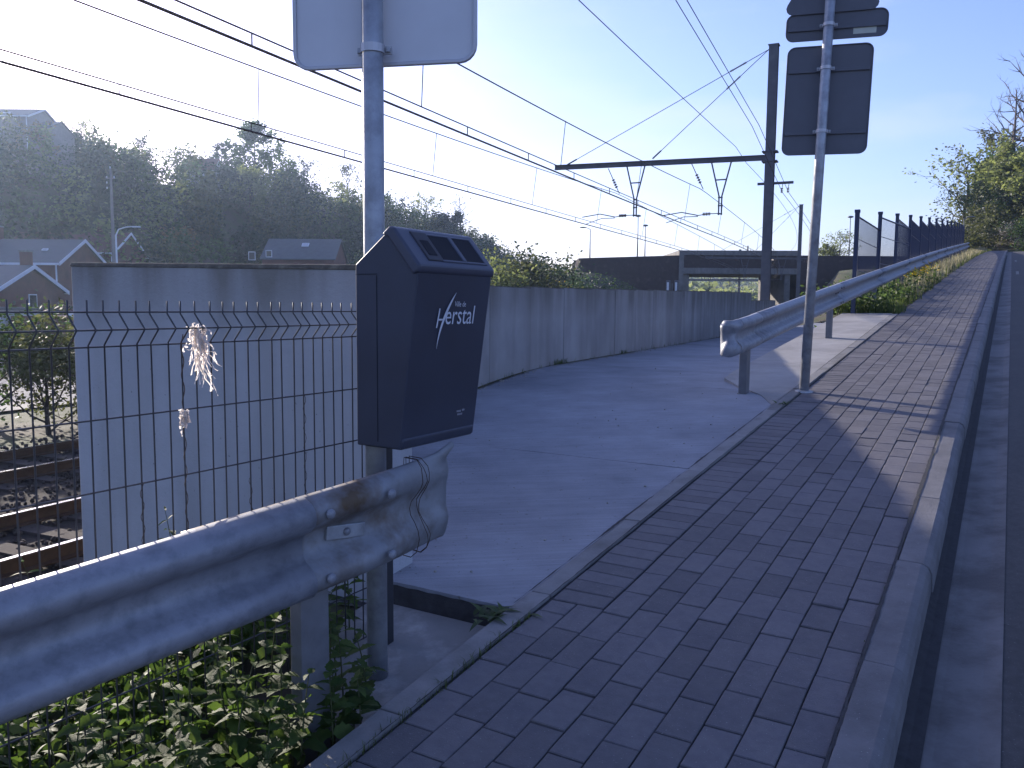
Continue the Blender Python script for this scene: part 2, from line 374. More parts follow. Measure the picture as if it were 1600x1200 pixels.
for b in bricks:
    u, v, kd = b
    odd = 2.6 if rb.random() < .08 else 1
    tilt = Euler((rb.gauss(0, .006)*odd, rb.gauss(0, .008)*odd, rb.gauss(0, .008))).to_matrix().to_4x4()
    mtx = Matrix.Translation(G(u, v, rb.gauss(0, .0012))) @ Rz @ Matrix.Rotation(psl(u), 4, 'X') @ tilt
    if b in single:
        o = obj('paver', (me_st, me_so, me_hf)[kd], None, pavement); o.matrix_local = mtx
    else:
        P, F = (PS, PQ, PHF)[kd]; n = len(restV)
        restV += [tuple(mtx @ Vector(p)) for p in P]; restF += [tuple(i+n for i in f) for f in F]
me = bpy.data.meshes.new('pavers_beyond'); me.from_pydata(restV, [], restF); me.update()
tag(obj('distant_pavers', me, M['paver'], pavement), kind='stuff')

def kerb_line(name, piece, prof, u0, u1, L, m, gap=.006, far=None):
    base = thing  # pieces are children of one structure mesh
    root = strip(name, [(prof[0][0]+.012, -.05), (prof[-1][0]-.012, -.05)], u0, u1, M['bed'])
    u = u0; n = len(prof)
    while u < u1-.01:
        l = min(L, u1-u) if u < 40 else min(L*6, u1-u)
        mb = MB(); a, b = u+gap/2, u+l-gap/2
        j = [rb.gauss(0, .0025), rb.gauss(0, .003)]
        va = [G(a, v+j[0], dz+j[1]) for v, dz in prof]; vb = [G(b, v+j[0], dz+j[1]) for v, dz in prof]
        mb.add(va+vb, [tuple(range(n)), tuple(range(2*n-1, n-1, -1))]+[(i, n+i, n+(i+1) % n, (i+1) % n) for i in range(n)])
        o = mb.build(piece, m, root, bevel=.004 if u < 14 else 0)
        u += l
    return root
kerb_line('kerb', 'kerb_stone', [(-.362, -.16), (-.362, .006), (-.262, .004), (-.236, -.010), (-.222, -.04), (-.216, -.16)], -3, 118, 1.0, M['kerb'])
kerb_line('path_edging', 'edging_stone', [(-1.685, -.2), (-1.685, .004), (-1.590, .006), (-1.590, -.2)], -2, 15.5, 1.0, M['edging'])

# ------------------------------------------------------------------ concrete path slabs
def wall_v(u):                                          # v of the retaining wall's foot at station u (a = 3.9)
    # a = -TC*x+TS*y with x=SS u+SC v, y=SC u-SS v
    return (3.9+u*(TC*SS-TS*SC))/(-(TC*SC+TS*SS))
path = strip('path', [(-3.2, -.17), (-1.72, -.17)], 2.86, 42, M['bed'], zf=zpath)
def slab(u0, u1, skew=0.0):
    mb = MB(); nu = max(3, int((u1-u0)/.35)); nv = 12; Vv = []; rg = random.Random(int(u0*10))
    for i in range(nu+1):
        u = u0+(u1-u0)*i/nu
        vl = wall_v(u)-.05; vr = -1.69 if u < 16 else -1.9
        for j in range(nv+1):
            v = vl+(-2.385-vl)*j/7 if j < 8 else -2.357+(vr+2.357)*(j-8)/(nv-8)
            uu = max(u, 3.08) if (v < -2.365 and u0 < 3) else u
            # the slab meets the edging flush, and levels out away from it
            zz = float(zpath(uu))+rg.gauss(0, .0012)
            Vv.append(S(uu, v, zz-.006))
    W = nv+1; F = [(i*W+j, i*W+j+1, (i+1)*W+j+1, (i+1)*W+j) for i in range(nu) for j in range(nv)]
    n = len(Vv); Vv2 = Vv+[p-Vector((0, 0, .14)) for p in Vv]
    for i in range(nu):
        F.append((i*W, (i+1)*W, n+(i+1)*W, n+i*W)); F.append((i*W+nv, n+i*W+nv, n+(i+1)*W+nv, (i+1)*W+nv))
    for j in range(nv):
        F.append((j, n+j, n+j+1, j+1)); F.append((nu*W+j, nu*W+j+1, n+nu*W+j+1, n+nu*W+j))
    mb.add(Vv2, F); return mb.build('concrete_slab', M['path'], path, smooth=False)
for a, b in ((2.84, 5.075), (5.083, 7.9), (7.908, 11.2), (11.208, 15.), (15.008, 20), (20.008, 30), (30.008, 42)): slab(a, b)
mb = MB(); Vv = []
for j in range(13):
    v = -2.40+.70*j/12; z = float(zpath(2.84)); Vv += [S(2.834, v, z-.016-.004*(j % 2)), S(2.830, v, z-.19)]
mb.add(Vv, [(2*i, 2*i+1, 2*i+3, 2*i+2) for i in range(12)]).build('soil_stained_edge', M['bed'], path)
# lower pad in front of the step
mb = MB(); pts = [(1.98, -2.02), (1.98, -1.688), (2.835, -1.688), (2.835, -2.42), (2.4, -2.42)]
mb.prism([G(u, v, -.29) for u, v in pts], (0, 0, .185)); tag(mb.build('concrete_pad', M['pad'], bevel=.008), kind='structure')
# strip carrying the far guardrail
mb = MB(); us = np.linspace(7.25, 15.6, 22); Vv = []
for u in us:
    vl = -1.70-.80*float(sst(u, 7.2, 8.6))
    for v, dz in ((vl-.02, -1.0), (vl, -.004), (vl+.4*(-1.69-vl), -.001), (-1.69, .003)): Vv.append(G(u, v, dz))
F = [(i*4+k, i*4+k+1, (i+1)*4+k+1, (i+1)*4+k) for i in range(21) for k in range(3)]
F.append((84, 85, 86, 87))
mb.add(Vv, F); tag(mb.build('guardrail_footing', M['strip']), kind='structure')

# ------------------------------------------------------------------ retaining walls
rw = thing('retaining_wall', 'long low concrete retaining wall of upright panels behind the path', 'wall', T(6, 3.9, -.3), -TT)
pan = None
for n in range(-4, 24):
    t0 = 7.84+1.075*n-6; h0 = 1.71+.0145*n
    if n > 15: h0 -= .24 if n < 21 else .42
    mb = MB(); mb.hexa([(0, t0, -1), (-.13, t0, -1), (-.13, t0+1.066, -1), (0, t0+1.066, -1)][::-1], [(0, t0, h0+.3), (-.13, t0, h0+.3), (-.13, t0+1.066, h0+.3), (0, t0+1.066, h0+.3)][::-1])
    j = rb.gauss(0, .004)
    o = mb.build('wall_panel', M['wall'], rw, loc=(j, 0, rb.gauss(0, .003)), bevel=.006)
    mc = MB(); mc.box((-.065, t0+.533, h0+.301), (.128, 1.06, .012)); mc.build('weathered_top', M['moss'], o)
ew = thing('end_wall', 'pale pitted concrete wall panel behind the wire fence', 'wall', S(2.90, -2.365, .1), -TH)
mb = MB()
mb.hexa([(0, 0, -1.4), (0, .16, -1.4), (-2.42, .16, -1.4), (-2.42, 0, -1.4)], [(0, 0, 1.565), (0, .16, 1.565), (-2.42, .16, 1.625), (-2.42, 0, 1.625)])
mb.build('wall_panel', M['panel'], ew, bevel=.01)
mb = MB(); mb.hexa([(0.004, -.006, 1.553), (0.004, .166, 1.553), (-2.426, .166, 1.613), (-2.426, -.006, 1.613)], [(0, .004, 1.578), (0, .15, 1.578), (-2.42, .15, 1.638), (-2.42, .004, 1.638)])
mb.build('weathered_top', M['moss'], ew, bevel=.006)

# ------------------------------------------------------------------ W-beam guardrails
WP = [(.155, .012), (.152, .030), (.140, .058), (.122, .076), (.100, .081), (.080, .074), (.062, .052), (.045, .020), (.026, .004), (0, 0)]
WP = WP+[(-z, d) for z, d in WP[-2::-1]]
def wbeam(path_pts, out, flat=None, dz=0, doff=0):
    """path_pts: centre line points; out: unit vector the crests point to; flat: per point scale of the corrugation"""
    V = []; n = len(WP)
    for i, p in enumerate(path_pts):
        fl = 1 if flat is None else flat[i]
        for z, d in WP: V.append(Vector(p)+Vector((0, 0, z+dz))+out*(d*fl+doff))
    F = [(i*n+k, (i+1)*n+k, (i+1)*n+k+1, i*n+k+1) for i in range(len(path_pts)-1) for k in range(n-1)]
    return MB().add(V, F)
def bolt(mb, p, out, r=.016):
    q = out.to_track_quat('Z', 'Y').to_matrix()
    V = []; n = 10
    for rr, h in ((r, 0), (r, .005), (r*.72, .010), (r*.3, .0125)):
        V += [Vector(p)+q @ Vector((rr*math.cos(2*math.pi*k/n), rr*math.sin(2*math.pi*k/n), h)) for k in range(n)]
    F = [(i*n+k, i*n+(k+1) % n, (i+1)*n+(k+1) % n, (i+1)*n+k) for i in range(3) for k in range(n)]+[tuple(range(3*n, 4*n))]
    return mb.add(V, F)
ND3 = Vector((SC, -SS, 0)); SD3 = Vector((SS, SC, 0))
def cpost(mb, w, d, h, z0=-.6, th=.006):                 # open C section, open side to the back
    poly = [(-w/2, 0), (w/2, 0), (w/2, -d), (w/2-.02, -d), (w/2-.02, -d+th), (w/2-th, -d+th), (w/2-th, -th), (-w/2+th, -th), (-w/2+th, -d+th), (-w/2+.02, -d+th), (-w/2+.02, -d), (-w/2, -d)]
    return mb.prism([(d2, x, z0) for x, d2 in poly], (0, 0, h-z0))
# near rail: line from (u .96, v -1.98) to (u 2.3, v -1.72)
gl = lambda u: -1.985+(u-.96)*.194
near = thing('guardrail', 'galvanised guardrail running out beside the litter bin, rust stained at its bent end', 'guardrail', G(1.8, -1.9, 0))
gdir = (S(1, .194)).normalized(); gout = Vector((gdir.y, -gdir.x, 0))
seg1 = [G(u, gl(u)+.004, .595) for u in np.linspace(-3.2, 1.79, 12)]
wbeam(seg1, gout, doff=.010).build('beam', M['galv'], near, smooth=True, world=True, solid=.006)
us = np.linspace(1.42, 2.40, 24); fl = [1-.82*float(sst(u, 1.98, 2.34)) for u in us]
mbe = wbeam([G(u, gl(u), .595) for u in us], gout, fl, doff=-.001)
n = len(WP)
for i, u in enumerate(us):                               # the end flares: edges roll back, upper corner peels up
    e = float(sst(u, 2.16, 2.40))
    for k2 in range(n):
        v0 = Vector(mbe.v[i*n+k2]); zrel = WP[k2][0]
        v0 += Vector((0, 0, (.045 if zrel > .13 else .02*max(0, zrel)/.155)*float(sst(u, 2.345, 2.40))))
        v0 += gout*(-.02*e*max(0, (abs(zrel)-.08)/.075)+(.05*float(sst(u, 2.34, 2.40)) if zrel > .13 else 0))
        mbe.v[i*n+k2] = tuple(v0)
mbe.build('beam_end', M['rustgalv'], near, smooth=True, world=True, solid=.004)
def onrail(u, zrel, d): return G(u, gl(u), .595+zrel)+gout*(d+.006)
for u in (1.845, 2.08):
    for zr, d in ((.1, .081), (-.1, .081)): bolt(MB(), onrail(u, zr, d), gout).build('bolt', M['galv'], near, smooth=False, world=True)
mb = MB(); c = onrail(1.955, .0, .004); q = Matrix((gdir, gout, Vector((0, 0, 1)))).transposed()
sl_pitch = Matrix.Rotation(.09, 3, gout)
mb.box(c, (.15, .012, .045), (sl_pitch.inverted() @ q)); mb.build('slot_plate', M['galvpole'], near, world=True, bevel=.003)
bolt(MB(), c+gout*.006, gout, .013).build('bolt', M['galv'], near, world=True)
for u in (1.855, -.3, -2.3):
    p = G(u, gl(u)-.012, -.1); mb = MB(); cpost(mb, .105, .06, .68)
    mb.build('post', M['postgalv'], near, loc=p-Vector(near.location), rot=(0, 0, -TH-.19), bevel=.003)
# rusty tie wire looped round the beam end
def loop(u0, lean, ph):
    P = []
    for i in range(15):
        zz = .165-.33*i/14; d = np.interp(abs(zz), [0, .03, .06, .1, .14, .165], [.012, .02, .06, .088, .07, .03])*.8+.008
        P.append(G(u0+lean*i/14+.004*math.sin(i*1.3+ph), gl(u0), .60+zz)+gout*d)
    for i in range(9):
        zz = -.165+.33*i/8; P.append(G(u0+lean*(1-i/8), gl(u0), .60+zz)+gout*-.03)
    P.append(P[0]); return P
tw = thing('tie_wire', 'thin rusty wire looped round the bent guardrail end', 'wire', G(2.28, gl(2.28), .6))
for u0, ln, ph in ((2.255, .0, 0), (2.232, -.035, 2), (2.24, .012, 4)): MB().tube(loop(u0, ln, ph), .0016, 4).build('strand', M['rustwire'], tw, world=True)

fr = thing('guardrail', 'galvanised guardrail climbing beside the blue fence, crumpled at its lower end', 'guardrail', G(7.6, -1.97, 0))
fv = lambda u: -2.03-max(0, u-38)**2/1500.
js = [7.62]+[11.9+4.3*i for i in range(18)]
for i in range(len(js)-1):
    u0, u1 = js[i]-.0, js[i+1]+.28
    pts = [G(u, fv(u), .575) for u in np.linspace(u0, u1, 6)]
    wbeam(pts, ND3, doff=.0045*((i+1) % 2)).build('beam', M['galv'], fr, smooth=True, world=True, solid=.004)
    if i < 8:
        for du in (.06, .22):
            for zr, d in ((.1, .081), (-.1, .081), (.03, .008)):
                bolt(MB(), G(js[i+1]+du, fv(js[i+1])+d+.009, .575+zr), ND3, .014).build('bolt', M['mast'], fr, world=True)
us = np.linspace(7.222, 7.80, 16)
mbe = wbeam([G(u, fv(u), .575) for u in us], ND3, [1-.35*float(sst(u, 7.5, 7.25)) if False else .65+.35*float(sst(u, 7.25, 7.55)) for u in us], doff=.010)
for i, u in enumerate(us):                               # folded terminal
    e = 0.0
    for k2 in range(n):
        v0 = Vector(mbe.v[i*n+k2]); zrel = WP[k2][0]
        v0 += ND3*(-.05*e*e*(1-abs(zrel)/.3)+.012*e*math.sin(zrel*30)) + Vector((0, 0, -.05*math.sin(math.pi*min(1, e*1.1))*(1 if zrel > .1 else 0)-.03*e*(1 if zrel < -.12 else 0)))
        mbe.v[i*n+k2] = tuple(v0)
mbe.build('beam_end', M['galv'], fr, smooth=True, world=True, solid=.004)
V = []; nn_ = 12                                         # curled nose: the profile swept round a bend
for i in range(nn_+1):
    f = i/nn_; an = R(190)*f; nrm = ND3*math.cos(an)-SD3*math.sin(an)
    c0_ = G(7.225, fv(7.2)-.055, .575)
    for z, d in WP:
        zz = z*(1+.10*math.sin(math.pi*f))-.012*f+(.02*math.sin(7*f+z*20))*f-(.05*f if z > .12 else 0)
        V.append(c0_+nrm*(.055+.010+d*.65*(1-.95*f)+.008*math.sin(9*f+z*25))+Vector((0, 0, zz)))
m_ = len(WP)
MB().add(V, [(i*m_+k2, (i+1)*m_+k2, (i+1)*m_+k2+1, i*m_+k2+1) for i in range(nn_) for k2 in range(m_-1)]).build('curled_nose', M['galv'], fr, smooth=True, world=True, solid=.004)
for u in [7.73]+[11.95+4.3*i for i in range(14)]:
    p = G(u, fv(u)-.012, -.1); mb = MB(); cpost(mb, .12, .07, .64)
    mb.build('post', M['postgalv'], fr, loc=p-Vector(fr.location), rot=(0, 0, -TH), bevel=.003 if u < 13 else 0)

# ------------------------------------------------------------------ litter bin and its pole with a sign
bn = thing('litter_bin', 'dark grey litter bin with white town lettering, fixed to the sign pole', 'litter bin', S(2.15, -1.904, 1.018), -TH)
# local x: across (0 back -> .27 front), local y: along (0..0.45), z: 0..0.735
Wd = .445
def bprof(y, inset=0.0): 
    i = inset
    return [(0+i, y, 0+i), (.188-i, y, 0+i), (.270-i, y, .600), (.270-i, y, .602), (0+i, y, .602)]
mb = MB(); sec = [(0, 0), (.186, 0), (.268, .600), (.160, .730), (.148, .731), (0, .618)]
mb.prism([(x, 0, z) for x, z in sec], (0, Wd, 0)); body = mb.build('body', M['bin'], bn, bevel=.020, seg=4)
# hood: raised frame over the sloping front, rolled over the ridge and the lip
hs_ = [(.250, .580), (.274, .590), (.277, .612), (.171, .738), (.150, .741), (.120, .716), (.150, .700)]
mb = MB(); mb.prism([(x, -.007, z) for x, z in hs_], (0, Wd+.014, 0)); hood = mb.build('hood', M['bintop'], bn, bevel=.009, seg=3)
# opening field on the sloping face (origin at lower edge)
e1 = Vector((.171-.277, 0, .738-.612)); Lf = e1.length; e1.normalize(); nf = Vector((-e1.z, 0, e1.x))*-1
def fpt(s, y, h=0.0): return Vector((.277, 0, .612))+e1*s+Vector((0, y, 0))+nf*h
if nf.z < 0: nf = -nf
def fbox(name, s0, s1, y0, y1, h0, h1, m, par, bev=.004):
    mb = MB(); mb.hexa([fpt(s0, y0, h0), fpt(s0, y1, h0), fpt(s1, y1, h0), fpt(s1, y0, h0)], [fpt(s0, y0, h1), fpt(s0, y1, h1), fpt(s1, y1, h1), fpt(s1, y0, h1)])
    return mb.build(name, m, par, bevel=bev)
fbox('opening', .030, .138, .150, .405, -.02, .0015, M['bindark'], hood, 0)
fbox('divider', .028, .140, .268, .292, -.01, .005, M['bintop'], hood)
fbox('opening_rim', .020, .030, .14, .42, -.01, .004, M['bintop'], hood)
fbox('opening_rim', .138, .146, .14, .42, -.01, .004, M['bintop'], hood)
fbox('opening_rim', .024, .144, .404, .416, -.01, .004, M['bintop'], hood)
ash = fbox('ash_plate', .022, .150, .062, .150, -.004, .004, M['ashplate'], hood, .004)
fbox('ash_slot', .045, .110, .082, .128, .000, .0052, M['bindark'], ash, 0)
# moulded side seams and base lip
mb = MB(); mb.box((.094, -.0005, .30), (.0018, .002, .56)); mb.box((.05, -.0005, .585), (.092, .002, .002)); mb.build('side_seam', M['bindark'], body)
mb = MB(); mb.hexa([(.02, .006, -.004), (.190, .006, -.004), (.190, Wd-.006, -.004), (.02, Wd-.006, -.004)], [(.02, .004, .036), (.197, .004, .036), (.197, Wd-.004, .036), (.02, Wd-.004, .036)])
mb.build('base_tray', M['bin'], bn, bevel=.012, seg=3)
for zz in (.15, .45): MB().box((-.012, .185, zz), (.03, .11, .04)).build('bracket', M['mast'], bn)
# print on the sloping front face: local (y, z) -> face
def face(y, z, h=.0022):
    x = .188+.082*z/.600; nrm = Vector((.600, 0, -.082)).normalized(); return Vector((x, y, z))+nrm*h
def text_mesh(body_, name):
    cu = bpy.data.curves.new(name, 'FONT'); cu.body = body_; cu.size = 1; cu.resolution_u = 3
    o = bpy.data.objects.new(name, cu); col.objects.link(o); bpy.context.view_layer.update()
    me = bpy.data.meshes.new_from_object(o.evaluated_get(bpy.context.evaluated_depsgraph_get()))
    bpy.data.objects.remove(o); return me
def put_text(s, y0, y1, z0, zh, name, shear=0.0, h=.0022, bold=1.0):
    me = text_mesh(s, name); xs = [v.co.x for v in me.vertices]; ys = [v.co.y for v in me.vertices]
    x0, x1 = min(xs), max(xs); cap = max(ys); 
    for v in me.vertices:
        fy = (v.co.x-x0)/(x1-x0); fz = v.co.y/cap
        v.co = face(y0+(y1-y0)*fy+shear*fz*zh, z0+zh*fz, h)
    return obj(name, me, M['print'], body)
oy, oz = 2.15, 1.018
put_text('erstal', 2.325-oy, 2.500-oy, 1.436-oz, .064, 'lettering', .03)
put_text('Ville de', 2.372-oy, 2.440-oy, 1.497-oz, .018, 'lettering', .03)
def ribbon(pts, ws, name):
    V = []; 
    for i, (y, z) in enumerate(pts):
        a = pts[max(0, i-1)]; b = pts[min(len(pts)-1, i+1)]; d = Vector((b[0]-a[0], b[1]-a[1])).normalized(); nn = Vector((-d.y, d.x))*ws[i]
        V += [face(y+nn.x, z+nn.y), face(y-nn.x, z-nn.y)]
    F = [(2*i, 2*i+1, 2*i+3, 2*i+2) for i in range(len(pts)-1)]
    return MB().add(V, F).build(name, M['print'], body)
sw = []; 
for i in range(15):
    f = i/14; y = 2.374+(2.292-2.374)*(1-(1-f)**1.9); z = 1.545+(1.352-1.545)*f; sw.append((y-oy, z-oz))
ribbon(sw, [.0005+.0055*math.sin(math.pi*min(1, (i/14)**.8)) for i in range(15)], 'swoosh')
ribbon([(2.287-oy, 1.490-oz), (2.279-oy, 1.424-oz)], [.0035, .0035], 'letter_stroke')
ribbon([(2.282-oy, 1.452-oz), (2.312-oy, 1.452-oz)], [.003, .003], 'letter_stroke')
for y0, y1, z in ((2.462, 2.490, 1.116), (2.496, 2.518, 1.118), (2.468, 2.506, 1.104)):
    for q in range(int((y1-y0)/.0055)):
        ribbon([(y0+q*.0055-oy, z-oz+.004), (y0+q*.0055+.001-oy, z-oz-.003)], [.0012, .0012], 'small_print')

lp = thing('sign_pole', 'galvanised pole behind the litter bin carrying a white-backed road sign', 'pole', S(2.31, -1.955, .12))
L = Vector(lp.location)
MB().lathe((0, 0, 0), [(.038, -.5), (.038, 3.6)], 20).build('pole', M['galvpole'], lp, smooth=True)
def plate(name, mats, w_, h_, th, rc, parent, loc, rz, rim=.012, ry=0.0):
    """rounded plate in local xz, facing -y (back to the camera), with a folded rim"""
    def rr(wx, hz, r):
        P = []
        for cx, cz, a0 in ((wx/2-r, hz/2-r, 0), (-wx/2+r, hz/2-r, 90), (-wx/2+r, -hz/2+r, 180), (wx/2-r, -hz/2+r, 270)):
            for k2 in range(6): P.append((cx+r*math.cos(R(a0+18*k2)), cz+r*math.sin(R(a0+18*k2))))
        return P
    o = rr(w_, h_, rc); i_ = rr(w_-2*rim, h_-2*rim, max(.005, rc-rim)); m_ = len(o)
    mb = MB(); mb.prism([(x, 0, z) for x, z in i_], (0, th, 0)); p = mb.build(name, mats[0], parent, loc=loc, rot=(0, ry, rz))
    mb = MB(); ys = (-.010, th+.002)
    V = [(x, y, z) for P in (o, i_) for y in ys for x, z in P]
    F = []
    for k2 in range(m_):
        a, b = k2, (k2+1) % m_
        F += [(a, b, m_+b, m_+a), (2*m_+b, 2*m_+a, 3*m_+a, 3*m_+b), (b, a, 2*m_+a, 2*m_+b), (m_+a, m_+b, 3*m_+b, 3*m_+a)]
    mb.add(V, F).build('rim', mats[1], p, bevel=.003); return p
pl = plate('sign_plate', (M['alu'], M['alurim']), .685, .90, .004, .06, lp, (.03, .055, 2.345+.45-.12), R(-11), .014)
def clamp(parent, z, r, wide, loc=(0, 0), m=None, rz=0.0):
    mb = MB(); mb.lathe((0, 0, 0), [(r+.001, -.014), (r+.005, -.014), (r+.005, .014), (r+.001, .014)], 16)
    mb.box((0, r*.6, 0), (wide, .012, .026)); 
    o = mb.build('clamp', m or M['alurim'], parent, loc=(loc[0], loc[1], z), rot=(0, 0, rz))
    for s_ in (-1, 1): MB().lathe((s_*(wide/2-.01), r*.6-.012, 0), [(.008, -.008), (.008, .008)], 6).build('bolt', M['galvpole'], o)
    return o
clamp(lp, 2.39-.12, .038, .125, rz=R(-11)); clamp(lp, 3.1-.12, .038, .125, rz=R(-11))
for z in (.93, .965): MB().box((-.005, -.039, z), (.014, .003, .016)).build('sticker_remnant', M['print'], lp, bevel=.002)

rp = thing('sign_pole', 'slim galvanised pole at the pavement edge carrying three grey-backed road signs', 'pole', G(7.91, -1.57, 0), 0)
rp.rotation_euler = (0, R(1.5), 0)
MB().lathe((0, 0, 0), [(.043, -.3), (.043, 4.75)], 18).build('pole', M['galvpole'], rp, smooth=True)
MB().lathe((0, 0, 0), [(.085, -.01), (.08, .008), (.05, .014)], 14).build('foot_collar', M['galvpole'], rp)
rzs = R(-20)
gz0 = float(zs(7.91))
for (w_, h_, zc, dx, ry) in ((.73, .965, 3.375, .055, .0), (.86, .245, 4.03, .095, .0)):
    p = plate('sign_plate', (M['signback'], M['signback']), w_, h_, .003, .07, rp, (dx, .075, zc-gz0), rzs, .010, 0)
    for zz in ((-.29, .26) if h_ > .5 else (-.02,)):
        MB().box((0, -.008, zz), (w_-.04, .018, .03)).build('stiffener', M['signback'], p, bevel=.004)
        clamp(rp, zc-gz0+zz, .043, .15, rz=rzs)
    if h_ < .5: MB().box((.24, -.0015, -.06), (.19, .002, .055)).build('sticker', M['sticker'], p)
# triangle plate above
tri = []; 
for k2, (cx, cz) in enumerate(((-.33, 0), (.33, 0), (0, .58))):
    a0 = (150, -90, 30)[k2]
    for q in range(5): tri.append((cx+.06*math.cos(R(a0+30*q)), 0, cz+.06*math.sin(R(a0+30*q))))
mb = MB(); mb.prism(tri, (0, .004, 0)); mb.build('sign_plate', M['signback'], rp, loc=(.045, .075, 4.145-gz0+.055), rot=(0, 0, rzs), bevel=.002)
clamp(rp, 4.38-gz0, .043, .15, rz=rzs)

# ------------------------------------------------------------------ wire mesh fence on the left
wf = thing('wire_fence', 'dark welded wire mesh fence with folded crest between guardrail and pale wall', 'fence', S(2.5, -2.12, .1), -TH)
zb0 = float(zs(2.5))
# local: y along (negative towards the camera), x across, z up; follows the slope of the verge
fsl = .0
prof = [(0, -.04), (0, .16), (0, 1.0), (0, 1.165), (.018, 1.185), (.038, 1.207), (.018, 1.229), (0, 1.249), (0, 1.287)]
mbw = MB(); mbw.tube([(x, 0, z) for x, z in prof], .0026, 5); vme = mbw.mesh('vertical_wire'); vme.materials.append(M['wire'])
vme.polygons.foreach_set('use_smooth', [True]*len(vme.polygons))
for i in range(66):
    y = -.03-.05*i
    o = obj('vertical_wire', vme, None, wf, loc=(rb.gauss(0, .001), y, .12+fsl*y)); o.rotation_euler = (rb.gauss(0, .003), 0, 0)
for x, z in ((0, -.04), (0, .16), (0, .36), (0, .56), (0, .76), (0, .96), (0, 1.16), (.038, 1.207), (0, 1.255)):
    MB().tube([(x-.005, .0, z+.12), (x-.005, -1.6, z+.12), (x-.005, -3.3, z+.12)], .0028, 5).build('horizontal_wire', M['wire'], wf)
mb = MB(); mb.box((.02, .03, .75), (.05, .05, 1.5)); mb.build('post', M['wire'], wf, bevel=.003)
# frayed plastic tied to the fence
def shred(name, label, at, strands, seed, clampto):
    rg = random.Random(seed); o = thing(name, label, 'plastic strip', at)
    for i in range(strands[0]):
        L_ = strands[1]*rg.uniform(.15, 1.0)**1.2; x = rg.gauss(0, strands[2]); P = []
        dx = rg.gauss(0, .12)*rg.random()+clampto; wv = rg.uniform(0, 6); zz0 = rg.uniform(-.22, .10)*strands[1]; x0 = rg.gauss(0, strands[2]*.55)
        for k2 in range(8):
            f = k2/7; P.append(Vector((x0+x*1.3*f+dx*f*f*L_*2+.007*math.sin(wv+f*8), rg.gauss(0, .002)-.008+.014*math.sin(f*3+wv), zz0-L_*f*.85+.006*math.sin(wv*2+f*9))))
        V = []
        for k2, p in enumerate(P):
            ww = rg.uniform(.0022, .0055)*(1.1-.5*k2/7); an = rg.uniform(0, 3)
            d = Vector((math.cos(an), math.sin(an), .2))*ww; V += [p-d, p+d]
        MB().add(V, [(2*q, 2*q+1, 2*q+3, 2*q+2) for q in range(7)]).build('strand', M['rag'], o)
    for i in range(5):
        an = rg.uniform(0, 6.28); r_ = strands[2]*.6
        P = [Vector((r_*math.cos(an+q*.9)+rg.gauss(0, .006), .012*math.sin(an+q*1.3)-.006, rg.uniform(-.03, .03)-.02)) for q in range(7)]
        MB().tube(P, .0024, 4).build('strand', M['rag'], o)
    return o
fpos = lambda y, z, x=0.0: Vector(wf.location)+Matrix.Rotation(-TH, 3, 'Z') @ Vector((x, y, z))
shred('frayed_strip', 'long frayed white plastic strip hanging from the fence crest', fpos(-.835, 1.320, .025), (46, .20, .017), 5, .03)
shred('frayed_strip', 'short bundle of white plastic knotted on the fence below the long one', fpos(-.885, 1.075, .012), (12, .07, .006), 9, -.12)
tdl = thing('dry_tendril', 'dry twining stem wound up one fence wire under the white plastic', 'stem', fpos(-.88, .3))
P = [Vector((.004*math.cos(i*.9)+.0, .004*math.sin(i*.9), i*.012-.0)) for i in range(85)]
MB().tube(P, .0016, 4).build('stem', M['thread'], tdl)
for yy, h0, h1 in ((-.63, .2, .75), (-.38, .55, 1.0), (-1.03, .3, .8)):
    t2 = thing('dry_tendril', 'thin dry stem twined round a fence wire beside the wall', 'stem', fpos(yy, h0+.1), group='dry stems twined on the fence')
    MB().tube([Vector((.005*math.cos(i*1.1), .005*math.sin(i*1.1), i*.012)) for i in range(int((h1-h0)/.012))], .0010, 4).build('stem', M['thread'], t2)

# ------------------------------------------------------------------ blue fence up the slope
bf = thing('panel_fence', 'dark blue mesh panel fence with capped posts climbing beside the guardrail', 'fence', G(15.57, -2.3, 0))
fu = lambda k2: 15.57+2.95*k2
fvv = lambda u: -2.32-max(0, u-38)**2/1450.
pm = MB(); pm.box((0, 0, .80), (.07, .07, 1.9)); pme = pm.mesh('post'); pme.materials.append(M['bluefence'])
cm = MB(); cm.box((0, 0, 0), (.085, .085, .05)); cme = cm.mesh('cap'); cme.materials.append(M['bluefence'])
def panel_mesh(dx, dy, dz):
    mb = MB(); A = Vector((0, 0, 0)); D_ = Vector((dx, dy, dz))
    for z in (.30, .75, 1.30, 1.68):
        mb.tube([A+Vector((0, 0, z)), A+D_+Vector((0, 0, z))], .018 if z in (.30, 1.68) else .008, 4)
    for i in range(1, 36):
        p = A+D_*(i/36); mb.tube([p+Vector((0, 0, .28)), p+Vector((0, 0, 1.69))], .0042, 4, cap=False)
    return mb
for k2 in range(25):
    u = fu(k2); p = G(u, fvv(u)); o = obj('post', pme, None, bf, loc=p-Vector(bf.location), rot=(0, 0, -TH))
    obj('cap', cme, None, o, loc=(0, 0, 1.765))
    if k2 < 24:
        q2 = G(fu(k2+1), fvv(fu(k2+1))); d = q2-p; d.z = 0
        if k2 == 1: d = d+ND3*.28
        panel_mesh(*d).build('mesh_panel', M['bluefence'], bf, loc=p-Vector(bf.location))
